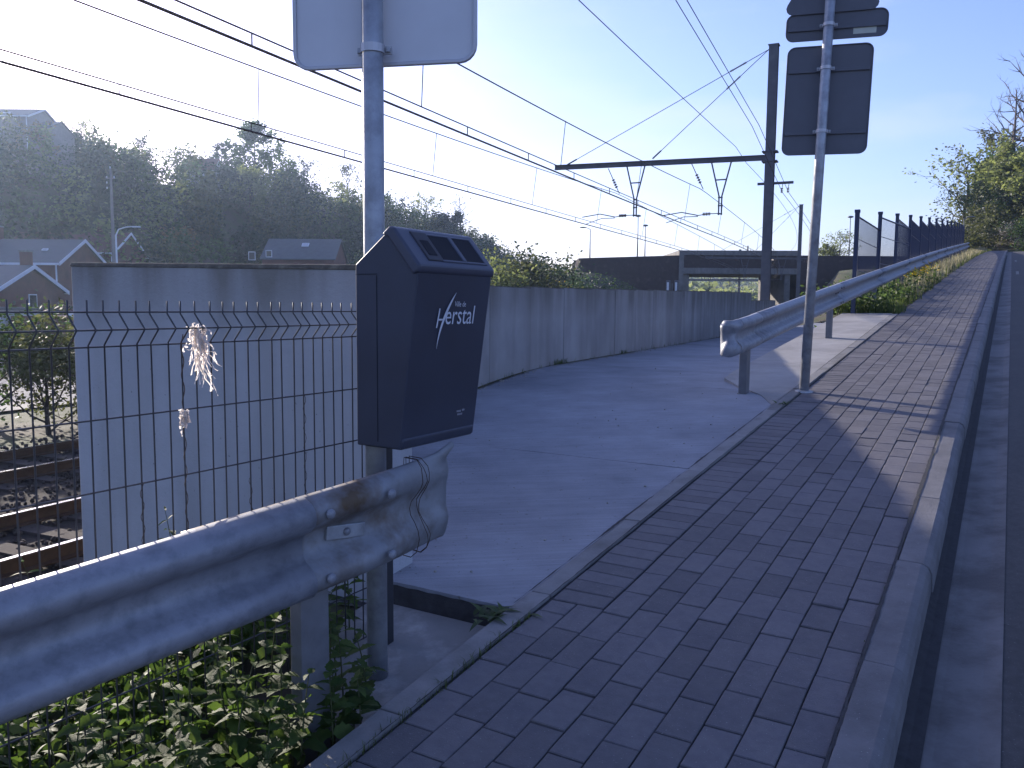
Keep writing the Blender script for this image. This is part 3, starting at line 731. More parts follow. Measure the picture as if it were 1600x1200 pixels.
# ------------------------------------------------------------------ railway
def track(name, ac, label):
    tr = thing(name, label, 'railway track', T(10, ac, -.95), 0)
    L0 = Vector(tr.location); ts = list(np.linspace(-6, 40, 8))+list(np.linspace(45, 150, 22))
    for s_ in (-1, 1):
        prof = [(-.07, -.0), (.07, 0), (.07, .012), (.012, .025), (.010, .115), (.034, .122), (.034, .150), (-.034, .150), (-.034, .122), (-.010, .115), (-.012, .025), (-.07, .012)]
        V = []; nP = len(prof)
        for t_ in ts:
            for x, z in prof: V.append(T(t_, ac+s_*.7535+x, -.95+z))
        F = [(i*nP+k2, i*nP+(k2+1) % nP, (i+1)*nP+(k2+1) % nP, (i+1)*nP+k2) for i in range(len(ts)-1) for k2 in range(nP)]
        ro = MB().add(V, F).build('rail', M['rail'], tr, world=True)
        V = []
        for t_ in ts: V += [T(t_, ac+s_*.7535+.028, -.799), T(t_, ac+s_*.7535-.028, -.799)]
        MB().add([p-L0 for p in V], [(2*i, 2*i+1, 2*i+3, 2*i+2) for i in range(len(ts)-1)]).build('rail_head', M['railhead'], ro)
    mb = MB(); mb.box((0, 0, -.085), (2.5, .24, .18)); sm = mb.mesh('sleeper'); sm.materials.append(M['sleeper'])
    for i in range(60):
        t_ = -2+.6*i
        if t_ > 34: break
        obj('sleeper', sm, None, tr, loc=T(t_, ac, -.955)-L0, rot=(0, 0, -TT))
track('railway_track', 7.92, 'nearer railway track with shiny rail heads below the overhead wires')
track('railway_track', 11.72, 'farther railway track beyond the first one')
# ballast bed and stones
bs = MB(); V = []; ts = list(np.linspace(-8, 40, 10))+list(np.linspace(50, 150, 14))
for t_ in ts:
    for a_, z in ((5.6, -1.2), (6.3, -.985), (13.3, -.985), (14.2, -1.2)): V.append(T(t_, a_, z))
F = [(i*4+k2, (i+1)*4+k2, (i+1)*4+k2+1, i*4+k2+1) for i in range(len(ts)-1) for k2 in range(3)]
tag(bs.add(V, F).build('trackbed', M['ballast']), kind='structure')
rg = np.random.default_rng(4)
ico = MB(); ph = (1+5**.5)/2
ic = np.array([(-1, ph, 0), (1, ph, 0), (-1, -ph, 0), (1, -ph, 0), (0, -1, ph), (0, 1, ph), (0, -1, -ph), (0, 1, -ph), (ph, 0, -1), (ph, 0, 1), (-ph, 0, -1), (-ph, 0, 1)])/1.9
icf = np.array([(0,11,5),(0,5,1),(0,1,7),(0,7,10),(0,10,11),(1,5,9),(5,11,4),(11,10,2),(10,7,6),(7,1,8),(3,9,4),(3,4,2),(3,2,6),(3,6,8),(3,8,9),(4,9,5),(2,4,11),(6,2,10),(8,6,7),(9,8,1)])
def stones(n_, fpos_, r0, r1, name, m, kind='stuff'):
    Vs = []; Fs = []
    for i in range(n_):
        p = fpos_(); r_ = rg.uniform(r0, r1); j = 1+rg.normal(0, .18, (12, 1)); sc_ = rg.uniform(.6, 1.1, 3)
        th_ = rg.uniform(0, 6.28); c_, s_ = math.cos(th_), math.sin(th_)
        v = ic*j*sc_*r_; v = v @ np.array([[c_, -s_, 0], [s_, c_, 0], [0, 0, 1]])
        Vs.append(v+np.array(p)); Fs.append(icf+12*i)
    return tag(obj(name, mesh_np(name, np.concatenate(Vs), np.concatenate(Fs)), m), kind=kind)
stones(5200, lambda: T(rg.uniform(1, 13), rg.uniform(5.7, 14), -.97), .02, .045, 'ballast_stones', M['ballast'])

# ------------------------------------------------------------------ overhead line mast with bracket beam
def ibeam(mb, a, b, w_, h_, up, tf=.016):
    a, b, up = Vector(a), Vector(b), Vector(up); d = (b-a).normalized(); side = d.cross(up).normalized(); up = side.cross(d)
    P = [(-w_/2, -h_/2), (w_/2, -h_/2), (w_/2, -h_/2+tf), (tf/2, -h_/2+tf), (tf/2, h_/2-tf), (w_/2, h_/2-tf), (w_/2, h_/2), (-w_/2, h_/2), (-w_/2, h_/2-tf), (-tf/2, h_/2-tf), (-tf/2, -h_/2+tf), (-w_/2, -h_/2+tf)]
    return mb.prism([a+side*x+up*y for x, y in P], b-a)
def mast(t_, a_, label, full=True, ztop=12.35, zb=7.80):
    base = T(t_, a_, -1.3); m = thing('overhead_line_mast', label, 'mast', base, 0)
    dirn = (T(t_+1, a_)-T(t_-1, a_)).normalized(); left = Vector((-dirn.y, dirn.x, 0))
    if left.dot(Vector((-1, 0, 0))) < 0: left = -left
    q = lambda l, f, z: left*l+dirn*f+Vector((0, 0, z+1.3))
    mb = MB(); ibeam(mb, q(0, 0, -1.3), q(0, 0, ztop), .36, .42, dirn, .022); mb.build('column', M['mast'], m)
    mb = MB(); mb.box(q(0, 0, ztop+.01), (.44, .44, .02), Matrix.Rotation(-TT, 3, 'Z')); mb.build('top_plate', M['mast'], m)
    mb = MB(); ibeam(mb, q(.15, 0, zb), q(9.75, 0, zb+.18), .16, .22, Vector((0, 0, 1)), .014); mb.build('bracket_beam', M['mast'], m)
    for dz in (.22, -.18):
        mb = MB(); mb.box(q(0, 0, zb+dz), (.62, .5, .05), Matrix.Rotation(-TT, 3, 'Z')); mb.build('clamp_band', M['mast'], m)
    for l in (9.1, 5.05):                                # stays from the top of the column
        A = q(.2, -.05, ztop-.15); B = q(l, -.05, zb+.27); o = MB().tube([A, B], .016, 5).build('stay', M['mast'], m)
        d = (B-A).normalized(); f = 1.1 if l > 6 else 1.6
        mb = MB()
        for s_ in (-1, 1): mb.tube([A+d*f+dirn*.05*s_, A+d*(f+.5)+dirn*.05*s_], .018, 5)
        mb.tube([A+d*(f-.12), A+d*(f+.04)], .04, 6); mb.tube([A+d*(f+.46), A+d*(f+.62)], .04, 6); mb.build('turnbuckle', M['turnb'], o)
        mb = MB(); mb.tube([B, B-d*.5], .035, 6); mb.build('stay_end', M['mast'], o)
    for ac in (7.92, 11.72):
        l = ac-a_+(.35 if ac < 9 else -.35) - .0
        l0 = ac-a_-.75
        mb = MB(); zt = zb+.0+.02*l0
        mb.tube([q(l0-.42, 0, zt-.1), q(l0-.06, 0, zt-1.55), q(l0-.06, 0, zt-2.35)], .035, 5)
        mb.tube([q(l0+.42, 0, zt-.1), q(l0+.06, 0, zt-1.55), q(l0+.06, 0, zt-2.35)], .035, 5)
        mb.tube([q(l0-.25, 0, zt-.85), q(l0+.25, 0, zt-.85)], .03, 4)
        for z in (1.6, 1.95, 2.3): mb.tube([q(l0-.1, 0, zt-z), q(l0+.1, 0, zt-z)], .03, 4)
        o = mb.build('drop_bracket', M['mast'], m)
        zr = zt-2.28
        MB().tube([q(l0, 0, zr), q(l0+.5, 0, zr+.0), q(l0+1.0, 0, zr-.06)], .02, 5).build('arm_root', M['mast'], o)
        mb = MB()
        for i in range(5): mb.tube([q(l0+.42+.07*i, 0, zr-.005), q(l0+.45+.07*i, 0, zr-.005)], .07, 8)
        mb.build('insulator', M['insul'], o)
        mb = MB(); mb.tube([q(l0+.95, 0, zr-.05), q(l0+1.7, .1, zr+.12), q(l0+2.6, .2, zr+.02)], .024, 5); mb.tube([q(l0+.95, 0, zr-.10), q(l0+1.6, .1, zr-.08), q(l0+2.4, .2, zr-.30)], .018, 5)
        mb.build('registration_arm', M['mast'], o)
        # messenger suspension insulator
        A = q(l0+1.0+.6, 0, zb-.05); Bq = T(t_, ac, 6.62)-base
        o2 = MB().tube([q(ac-a_+.55, 0, zb-.02), Bq], .02, 5).build('suspension_rod', M['mast'], m)
        mb = MB(); d = (Bq-q(ac-a_+.55, 0, zb-.02))
        for i in range(4): mb.tube([q(ac-a_+.55, 0, zb-.02)+d*(.45+.09*i), q(ac-a_+.55, 0, zb-.02)+d*(.48+.09*i)], .07, 8)
        mb.build('insulator', M['insul'], o2)
    MB().box(q(-.25, 0, 6.72), (1.45, .10, .10), Matrix.Rotation(math.atan2(left.y, left.x), 3, 'Z')).build('crossarm', M['mast'], m)
    mb = MB()
    for l in (-.55, -.80):
        mb.tube([q(l, 0, 6.68), q(l+.05, 0, 6.30)], .014, 5)
        for i in range(3): mb.tube([q(l+.03, 0, 6.5-.07*i), q(l+.03, 0, 6.47-.07*i)], .055, 8)
    mb.build('insulator', M['insul'], m)
    return m
mast(36.7, 5.15, 'tall steel overhead line mast with long bracket beam over both tracks')
mast(93, 5.45, 'smaller looking farther overhead line mast in front of the brick bridge', zb=6.75)
mast(160, 5.45, 'distant overhead line mast seen through the bridge opening')
# wires
def wire(name, label, pts, r_, n_=24, sag=True):
    o = thing(name, label, 'overhead wire', pts[0])
    MB().tube(pts, r_, 5).build('cable', M['cable'], o, world=True); return o
def zmess(t_, span=56.3, t0=36.7, top=6.62, sagm=.48):
    f = ((t_-t0) % span)/span; return top-4*sagm*f*(1-f)
for nm, ac in (('nearer', 7.92), ('farther', 11.72)):
    ts = np.linspace(-3, 150, 90)
    stag = lambda t_: .2*math.sin((t_-36.7)/56.3*math.pi+1.57)
    o = wire('contact_wire', f'thick contact wire over the {nm} track', [T(t_, ac+stag(t_), 4.90-.05*math.sin(t_*.3)*0) for t_ in ts], .021)
    o2 = wire('auxiliary_wire', f'thin auxiliary wire just above the contact wire of the {nm} track', [T(t_, ac+stag(t_), 5.07) for t_ in ts], .013)
    for i in range(46):
        t_ = 2.6+3.1*i+(1.1 if ac > 9 else 0)
        if t_ < 130: MB().tube([T(t_, ac+stag(t_), 5.07), T(t_, ac+stag(t_), 4.90)], .011, 4).build('dropper', M['cable'], o2, world=True)
    o3 = wire('messenger_wire', f'sagging messenger wire high over the {nm} track', [T(t_, ac+stag(t_)*.3, zmess(t_)) for t_ in np.linspace(-3, 150, 110)], .015)
    for i in range(18):
        t_ = (6.2 if ac < 9 else 13.2)+7.0*i
        if t_ < 130 and abs(t_-36.7) > 1.5: MB().tube([T(t_, ac, zmess(t_)-.0), T(t_, ac+stag(t_), 5.07)], .009, 4).build('dropper', M['cable'], o3, world=True)
wire('feeder_wire', 'single wire running under the bracket beam close to the mast', [T(t_, 6.2, 7.72+.26*math.sin(math.pi*((t_-36.7) % 56.3)/56.3)*-1+.25*(t_ < 36.7)) for t_ in np.linspace(2, 150, 60)], .011)
for off, lb in ((0, 'inner'), (.24, 'outer')):
    A = [(2, 5.0-off, 9.6), (17, 5.0-off, 8.75), (30, 4.85-off, 7.75), (36.7, 4.6-off, 6.32)]
    wire('feeder_wire', f'{lb} wire of the pair dropping to the crossarm on the mast', [T(a_, b_, c_) for a_, b_, c_ in A]+[T(t_, 4.62-off, 6.32-.5*math.sin(math.pi*(t_-36.7)/56.3)) for t_ in np.linspace(40, 93, 12)], .011)

# ------------------------------------------------------------------ road bridge
br = thing('road_bridge', 'brick faced road bridge with concrete beam spanning the railway', 'bridge', (8.3, 105, 0))
def bbox(name, x0, x1, z0, z1, y0, y1, m, par=br, z1b=None, z0b=None, bev=0):
    z1b = z1 if z1b is None else z1b; z0b = z0 if z0b is None else z0b
    mb = MB(); mb.hexa([(x0, y0, z0), (x1, y0, z0b), (x1, y1, z0b), (x0, y1, z0)], [(x0, y0, z1), (x1, y0, z1b), (x1, y1, z1b), (x0, y1, z1)])
    return mb.build(name, m, par, world=True, bevel=bev)
lw = bbox('abutment_wall', 8.3, 20.9, -2, 7.55, 105, 117, M['brick'], z1b=8.0)
bbox('coping', 8.2, 20.9, 7.55, 8.15, 104.85, 105.5, M['bconc'], z1b=8.62, z0b=8.0, par=lw)
bbox('end_pier', 8.15, 9.1, -2, 7.75, 104.9, 105.6, M['bconc'], lw)
bbox('pilaster', 20.9, 21.5, -2, 8.62, 104.8, 117, M['bconc'])
bbox('abutment_face', 21.5, 22.3, -2, 5.75, 105.3, 117, M['bconc'])
bbox('parapet', 21.5, 36.0, 6.45, 8.05, 105, 117, M['brick'], z1b=8.1)
bbox('main_beam', 21.5, 36.0, 5.72, 6.45, 104.8, 117.2, M['bconc'])
bbox('coping', 21.5, 36.0, 8.05, 8.62, 104.85, 105.5, M['bconc'], z1b=8.68)
bbox('pier', 34.4, 35.1, -2, 5.75, 105.3, 116.5, M['bconc'])
rwl = bbox('abutment_wall', 36.0, 62, -2, 8.1, 105, 117, M['brick'], z1b=8.1)
bbox('coping', 36.0, 62, 8.1, 8.68, 104.85, 105.5, M['bconc'], rwl)
MB().box((29.5, 104.9, 8.9), (.15, .15, .7)).build('post', M['bconc'], br, world=True)
sg = thing('rail_signal', 'twin dark signal boards with white tubes in front of the bridge wall', 'signal', (18.9, 101, -1))
for dx, m_ in ((0, M['mast']), (1.0, M['mast'])):
    o = MB().box((dx, 0, 4.6), (.55, .3, 2.3)).build('board', m_, sg, bevel=.1)
    MB().tube([(dx-.1, -.2, 3.7), (dx-.1, -.2, 5.5)], .13, 8).build('tube', M['trim'], o)
MB().tube([(.5, .1, 0), (.5, .1, 5.4)], .08, 6).build('post', M['mast'], sg)
def lamp(name, label, base, h_, arm, m=M['lampgrey'], head=.42, group=None):
    o = thing(name, label, 'street lamp', base, 0, group)
    MB().tube([(0, 0, 0), (0, 0, h_*.5), (0, 0, h_)], [.10, .075, .05], 8).build('pole', m, o, smooth=True)
    if abs(arm) > .7: MB().tube([(0, 0, h_-.05), (arm*.5, 0, h_+.18), (arm, 0, h_+.2)], .045, 6).build('arm', m, o)
    hd = MB(); hd.lathe((0, 0, 0), [(.1, -.14), (head*.9, -.06), (head, .02), (head*.6, .14), (.08, .17)], 12)
    ob = hd.build('lamp_head', m, o, loc=(arm, 0, h_+(.2 if abs(arm) > .7 else 0)), smooth=True); ob.scale = (1.25 if abs(arm) > .7 else 1, .7 if abs(arm) > .7 else 1, .6 if abs(arm) > .7 else 1)
    return o
lamp('street_lamp', 'lamp with short arm reaching left over the bridge end', (10.7, 116, 7.2), 5.0, -1.0)
lamp('street_lamp', 'taller of two round-headed lamps standing side by side on the bridge', (16.7, 112, 7.3), 6.3, 0)
lamp('street_lamp', 'shorter of two round-headed lamps standing side by side on the bridge', (19.6, 124, 7.3), 6.2, 0)
lamp('street_lamp', 'round-headed lamp beside the small tree right of the masts', (46.3, 115, 7.4), 6.6, .0)
lamp('street_lamp', 'slim lamp rising in front of the wooded slope at the top of the road', (55.6, 99, 6.8), 6.6, .3, head=.55)
lamp('street_lamp', 'flat-headed lamp showing just over the blue fence', (49.5, 92, 6.0), 5.4, .8)

# ------------------------------------------------------------------ houses
def house(name, label, x0, x1, y0, y1, ze, zr_, zb, wallm, roofm, trim=True, windows=(), chim=(), over=.25):
    """ridge along x; eaves front y0 and back y1"""
    cx, cy = (x0+x1)/2, (y0+y1)/2
    h = thing(name, label, 'house', (cx, cy, zb)); L_ = Vector((cx, cy, zb))
    mb = MB(); mb.prism([Vector((x0, y0, zb)), Vector((x0, y1, zb)), Vector((x0, y1, ze)), Vector((x0, cy, zr_-.12)), Vector((x0, y0, ze))], (x1-x0, 0, 0))
    wl = mb.build('wall', wallm, h, world=True)
    for s_, ye in ((-1, y0), (1, y1)):
        sl_ = (zr_-ze)/abs(cy-ye); yo = ye+s_*over; zo = ze-sl_*over
        mb = MB(); mb.hexa([(x0-over, yo, zo), (x1+over, yo, zo), (x1+over, cy, zr_), (x0-over, cy, zr_)], [(x0-over, yo, zo+.14), (x1+over, yo, zo+.14), (x1+over, cy, zr_+.14), (x0-over, cy, zr_+.14)])
        rf = mb.build('roof', roofm, h, world=True)
        if trim:
            for xx in (x1+over+.03,):
                mb = MB(); mb.hexa([(xx, yo, zo-.14), (xx+.05, yo, zo-.14), (xx+.05, cy, zr_-.14), (xx, cy, zr_-.14)], [(xx, yo, zo+.18), (xx+.05, yo, zo+.18), (xx+.05, cy, zr_+.18), (xx, cy, zr_+.18)])
                mb.build('bargeboard', M['trim'], rf).location = -L_
            mb = MB(); mb.box((cx, yo+s_*.06, zo+.02), (x1-x0+2*over, .12, .2)); mb.build('gutter', M['trim'], rf).location = -L_
            rf_children = rf
    if trim:
        mb = MB(); mb.tube([(x1-.1, y0-.08, zb), (x1-.1, y0-.08, ze-.1)], .07, 6); mb.build('downpipe', M['trim'], h, world=True)
    for (wx, wy, wz, ww, wh, side) in windows:
        if side == 'f': c_, sz, fz = (wx, y0-.02, wz), (ww, .08, wh), (ww-.16, .1, wh-.16)
        elif side == 'r': c_, sz, fz = (x1+.02, wy, wz), (.08, ww, wh), (.1, ww-.16, wh-.16)
        else:
            f = (wy-y0)/(cy-y0); c_ = (wx, wy, ze+(zr_-ze)*f+.2); sz, fz = (ww, wh, .12), (ww-.16, wh-.16, .16)
        rot = Matrix.Rotation(math.atan2(zr_-ze, cy-y0), 3, 'X') if side == 's' else None
        o = MB().box(c_, sz, rot).build('window', M['trim'], h, world=True)
        MB().box(Vector(c_)-L_, fz, rot).build('pane', M['glass'] if side != 's' else M['pvc'], o)
    for (qx, qy, qz) in chim:
        o = MB().box((qx, qy, qz), (.7, .6, 1.8)).build('chimney', M['hbrick'], h, world=True); MB().box(Vector((qx, qy, qz+.95))-L_, (.8, .7, .12)).build('chimney_cap', M['bconc'], o)
    return h
house('brick_house', 'red brick house with slate roof and white bargeboards on its gable', -54, -41, 75, 84, 5.05, 7.35, -1.3, M['hbrick'], M['hroof'],
      windows=[(-43.3, 77.2, 0, .5, .35, 's'), (-41, 82, 1.6, 1.2, 1.2, 'r'), (-41, 79.5, 4.6, 1.0, 1.2, 'r'), (-44, 0, 3.4, 1.1, 1.2, 'f'), (-47.5, 0, 3.4, 1.1, 1.2, 'f')], chim=[(-49, 79.5, 7.7)])
house('brick_house', 'low brick annexe with chimney in front of the gabled house', -52, -38.2, 61.3, 70.7, 2.4, 4.3, -1.3, M['hbrick'], M['hroof'], chim=[(-38.9, 66.6, 4.6)], windows=[(-38.2, 66, 1.6, 1.1, 1.1, 'r'), (-38.2, 68.6, .4, 1.0, 1.1, 'r')])
house('brick_house', 'house with long red tiled roof behind the gabled one', -62, -48.5, 101, 110, 7.6, 10.2, -.5, M['hbrick'], M['hroofred'], chim=[(-52, 105.5, 11)])
house('brick_house', 'small house with grey roof at the foot of the wooded slope', -32.5, -23.2, 108, 116, 7.4, 10.1, -1.2, M['hbrick'], M['hroof'], windows=[(-31.6, 0, 8.0, .8, .9, 'f'), (-27.5, 110.6, 0, .9, .8, 's'), (-33.8, 0, 7.7, .9, 1.1, 'f')], trim=False)
house('hilltop_house', 'grey house with white eaves on top of the wooded hill', -90, -80.5, 140, 150, 32.2, 34.3, 20, M['conc_pole'], M['hroof'], windows=[(-85, 141.5, 0, 1.4, .7, 's')])
house('hilltop_house', 'small lower wing adjoining the grey house on the hill', -80.3, -77.5, 141, 149, 30.6, 32.2, 20, M['conc_pole'], M['hroof'], trim=False)
house('hill_cottage', 'cottage gable peeping out of the trees on the ridge', -71, -65, 182, 189, 30.4, 33.2, 20, M['render'], M['hroofred'], trim=False)
sh = thing('garage', 'white flat-roofed garage beyond the street', 'garage', (-31.8, 50, -1.2))
MB().box((0, 0, 1.1), (4.2, 4, 2.3)).build('wall', M['render'], sh); MB().box((0, 0, 2.32), (4.5, 4.3, .16)).build('roof', M['hroof'], sh); MB().box((1.2, -2.02, .9), (1.4, .06, 1.8)).build('door', M['pvc'], sh)
sh2 = thing('shed', 'low dark shed with white fascia next to the garage', 'shed', (-25.5, 50, -1.2))
MB().box((0, 0, .95), (7.5, 3.5, 1.9)).build('wall', M['hbrick'], sh2); MB().box((1.8, 0, 1.98), (4.2, 3.8, .2)).build('fascia', M['trim'], sh2); MB().box((2.4, -1.77, .85), (1.9, .06, 1.6)).build('door', M['mast'], sh2)
# street beyond the tracks
st = MB(); V = []
for t_ in np.linspace(-40, 90, 14): V += [S(0, 0)+Vector((TS*t_-TC*19, TC*t_+TS*19, -1.06)), Vector((TS*t_-TC*27, TC*t_+TS*27, -1.06))]
tag(st.add(V, [(2*i, 2*i+2, 2*i+3, 2*i+1) for i in range(13)]).build('street', M['street']), kind='structure')
up = thing('utility_pole', 'slender concrete utility pole with small white insulators before the hill', 'utility pole', (-38.3, 80, -1.2))
MB().tube([(0, 0, 0), (0, 0, 15.4)], [.22, .12], 8).build('pole', M['conc_pole'], up)
for dx, z in ((0, 15.5), (-.35, 14.6), (.35, 14.6), (-.35, 14.1), (-.35, 13.6)): MB().lathe((dx, -.1, z), [(.05, -.1), (.07, 0), (.04, .1)], 8).build('insulator', M['trim'], up)
MB().box((0, 0, 14.5), (.8, .1, .1)).build('crossarm', M['conc_pole'], up)
o = thing('street_lamp', 'pale lamp with curved arm beside the utility pole', 'street lamp', (-34.7, 73, -1.2))
MB().tube([(0, 0, 0), (0, 0, 8.6), (.25, 0, 9.1), (.9, 0, 9.3), (1.5, 0, 9.35)], [.09, .07, .06, .05, .05], 6).build('pole', M['trim'], o)
MB().box((1.8, 0, 9.33), (.7, .2, .12)).build('lamp_head', M['trim'], o, bevel=.03)

# ------------------------------------------------------------------ vegetation helpers
def leaves(C, size, rng, flat=.6, aspect=.6):
    """C: centres (n,3) -> diamond quads"""
    n_ = len(C); d = rng.normal(size=(n_, 3)); d[:, 2] *= flat; d /= np.linalg.norm(d, axis=1, keepdims=True)
    e = np.cross(d, rng.normal(size=(n_, 3))); e /= np.linalg.norm(e, axis=1, keepdims=True)
    s_ = (size*rng.uniform(.6, 1.4, n_))[:, None]
    V = np.stack([C-d*s_*.5, C+e*s_*.5*aspect, C+d*s_*.5, C-e*s_*.5*aspect], 1).reshape(-1, 3)
    F = np.arange(4*n_).reshape(-1, 4); return V, F
def grow(seed, h_, spread, base=.28, n1=11, up=.55, droop=0.0):
    rg_ = random.Random(seed); segs = []; tips = []
    lean = (rg_.gauss(0, .04), rg_.gauss(0, .04))
    tr = [Vector((lean[0]*h_*f+rg_.gauss(0, .012)*h_, lean[1]*h_*f+rg_.gauss(0, .012)*h_, h_*.94*f)) for f in np.linspace(0, 1, 8)]
    tr[0] = Vector((0, 0, -.3))
    r0 = .020*h_+.04
    segs.append((tr, [r0*(1-.86*i/7) for i in range(8)], 7))
    def at(f): 
        x = f*7; i = min(6, int(x)); return tr[i].lerp(tr[i+1], x-i)
    for i in range(n1):
        f = base+(.97-base)*(i+.5)/n1; az = i*2.4+rg_.uniform(-.5, .5); ff = (f-base)/(1-base)
        Ln = spread*(.55+.75*math.sin(math.pi*min(1, .25+.7*ff)))*(1.1-.5*ff)*rg_.uniform(.75, 1.2)
        d = Vector((math.cos(az), math.sin(az), up*(.4+1.1*ff)-droop)).normalized(); p = at(f); P = [p]
        for k2 in range(4):
            d = (d+Vector((rg_.gauss(0, .14), rg_.gauss(0, .14), .10+rg_.gauss(0, .08)))).normalized(); p = p+d*Ln/4; P.append(p)
        rr = r0*.42*(1.05-.6*f); segs.append((P, [rr*(1-.8*k2/4) for k2 in range(5)], 5))
        for j in range(5):
            s0 = P[1+j % 4].lerp(P[min(4, 2+j % 4)], rg_.random()); dd = (d+Vector((rg_.gauss(0, .7), rg_.gauss(0, .7), rg_.gauss(.15, .45)))).normalized()
            l2 = Ln*rg_.uniform(.25, .5); Q = [s0, s0+dd*l2*.5+Vector((0, 0, rg_.gauss(0, .05)*l2)), s0+dd*l2]
            segs.append((Q, [rr*.4, rr*.28, rr*.1], 4)); tips += [Q[1], Q[2]]
            for k2 in range(3):
                d3 = (dd+Vector((rg_.gauss(0, .7), rg_.gauss(0, .7), rg_.gauss(.1, .5)))).normalized(); e = Q[1+(k2 > 0)]+d3*l2*rg_.uniform(.3, .7)
                segs.append(([Q[1+(k2 > 0)], e], [rr*.16, rr*.05], 3)); tips.append(e)
    return segs, tips
def tree_parts(seed, h_, spread, n_leaf, leaf, sig=.10, **kw):
    segs, tips = grow(seed, h_, spread, **kw); mb = MB()
    for P, rr, n_ in segs: mb.tube(P, rr, n_, cap=False)
    tm = mb.mesh('trunk'); cmesh = None
    if n_leaf:
        rng = np.random.default_rng(seed); Tp = np.array([tuple(p) for p in tips]); idx = rng.integers(0, len(Tp), n_leaf)
        C = Tp[idx]+rng.normal(0, sig*spread, (n_leaf, 3)); cmesh = mesh_np('crown', *leaves(C, leaf, rng))
    return tm, cmesh
def plant_tree(name, label, loc, tm, cmesh, lm, s_=1.0, rz=0.0, bark=None, group=None, cat='tree', sz=None):
    o = thing(name, label, cat, loc, rz, group); o.scale = (s_, s_, sz or s_)
    a = obj('trunk', tm, bark or M['bark'], o)
    if cmesh:
        c_ = obj('crown', cmesh, None, o)
        if not cmesh.materials: cmesh.materials.append(lm)
        c_.material_slots[0].link = 'OBJECT'; c_.material_slots[0].material = lm
    return o
TV = {}
for i in range(4): TV[i] = tree_parts(20+i, 9, 3.0, 3200, .42, .11)
TV['thin'] = tree_parts(31, 9, 3.0, 900, .34, .10)
TV['thin2'] = tree_parts(32, 10, 2.6, 1100, .32, .10, base=.4)
TV['bare'] = tree_parts(33, 13, 2.6, 0, .3, base=.35, n1=14)
TV['bare2'] = tree_parts(34, 12, 3.0, 60, .3, base=.3, n1=16, up=.35)
TV['bush'] = tree_parts(41, 3.2, 1.9, 2600, .20, .16, base=.03, n1=13, up=.9)
TV['bush2'] = tree_parts(42, 3.0, 2.0, 2200, .20, .16, base=.03, n1=12, up=.7)
TV['cone'] = tree_parts(43, 10, 2.0, 3400, .36, .12, base=.1, n1=20, up=.1, droop=.1)

# ------------------------------------------------------------------ left wooded hill
rng = np.random.default_rng(11)
def crown_cloud(rng, n_, r_, h_):
    K = 26; a_ = rng.normal(size=(K, 3)); a_ /= np.linalg.norm(a_, axis=1, keepdims=True); a_ *= rng.uniform(.45, 1, (K, 1))**.5
    c_ = a_*np.array([r_, r_, h_*.5])+np.array([0, 0, h_*.55]); idx = rng.integers(0, K, n_)
    return c_[idx]+rng.normal(0, .17, (n_, 3))*np.array([r_, r_, h_*.6])
Cs = {0: [], 1: [], 2: [], 3: [], 4: []}
for i in range(760):
    a_ = rng.uniform(86, 168); t_ = rng.uniform(-70, 330)
    if a_ < 100 and rng.random() < .3: continue
    x = TS*t_-TC*a_; y = TC*t_+TS*a_
    if y < 30: continue
    px = 800+1290*x/y
    if px < -260 or (-93 < x < -75 and 136 < y < 152): continue
    h_ = rng.uniform(5.5, 10.5); r_ = rng.uniform(2.2, 4.6)
    C = crown_cloud(rng, 620, r_, h_)+np.array([x, y, gzf(x, y)-.5])
    Cs[int(rng.choice([0, 0, 0, 0, 1, 1, 1, 2, 2, 3]))].append(C)
for kk, lm in ((0, 'leafdk'), (1, 'leaf'), (2, 'leafolive'), (3, 'leafpale')):
    C = np.concatenate(Cs[kk]); V, F = leaves(C, .62, rng)
    tag(obj('woodland', mesh_np('woodland', V, F), M[lm]), 'dense wood covering the hillside beyond the railway', 'woodland', kind='stuff')
def hp(px, a_): 
    k_ = (px-800)/1290.; y = a_/(TS-TC*k_); x = k_*y; return (x, y, gzf(x, y)-.2)
for px, a_, key, lm, s_, nm, lb in (
    (70, 132, 2, 'leafgold', .78, 'tree', 'golden tinged tree lit below the hilltop house'),
    (140, 138, 'thin', 'leafpale', 1.0, 'tree', 'sparse crowned tree to the right of the hilltop house'),
    (232, 140, 'thin2', 'leafdk', .8, 'tree', 'thin spiky tree top standing out on the ridge'),
    (352, 140, 'cone', 'leafdk', 1.0, 'conifer', 'dark pointed conifer on the ridge'),
    (408, 135, 1, 'leaf', 1.5, 'tree', 'largest round green tree on the ridge beside the conifer'),
    (392, 118, 3, 'leafpale', .9, 'tree', 'light green tree below the large round one'),
    (478, 138, 'thin', 'leafdk', 1.15, 'tree', 'open see-through tree on the ridge left of the sign pole'),
    (545, 136, 'thin2', 'leafolive', 1.2, 'tree', 'tall open tree on the ridge hidden partly by the sign pole'),
    (290, 100, 0, 'leafgold', .62, 'tree', 'small golden bush-like tree halfway up the slope'),
    (665, 118, 'thin', 'leafpale', 1.35, 'tree', 'pale feathery tree above the litter bin'),
    (700, 110, 0, 'leafdk', 1.25, 'tree', 'dark round tree right above the litter bin hood'),
    (722, 118, 'bare2', 'leafolive', 1.35, 'tree', 'wide spreading thin-leaved tree above the bin'),
    (745, 92, 2, 'leafdk', 1.0, 'tree', 'dark tree at the end of the hill beside the bin')):
    plant_tree(nm, lb, hp(px, a_), *TV[key], M[lm], s_*1.15, rng.uniform(0, 6))
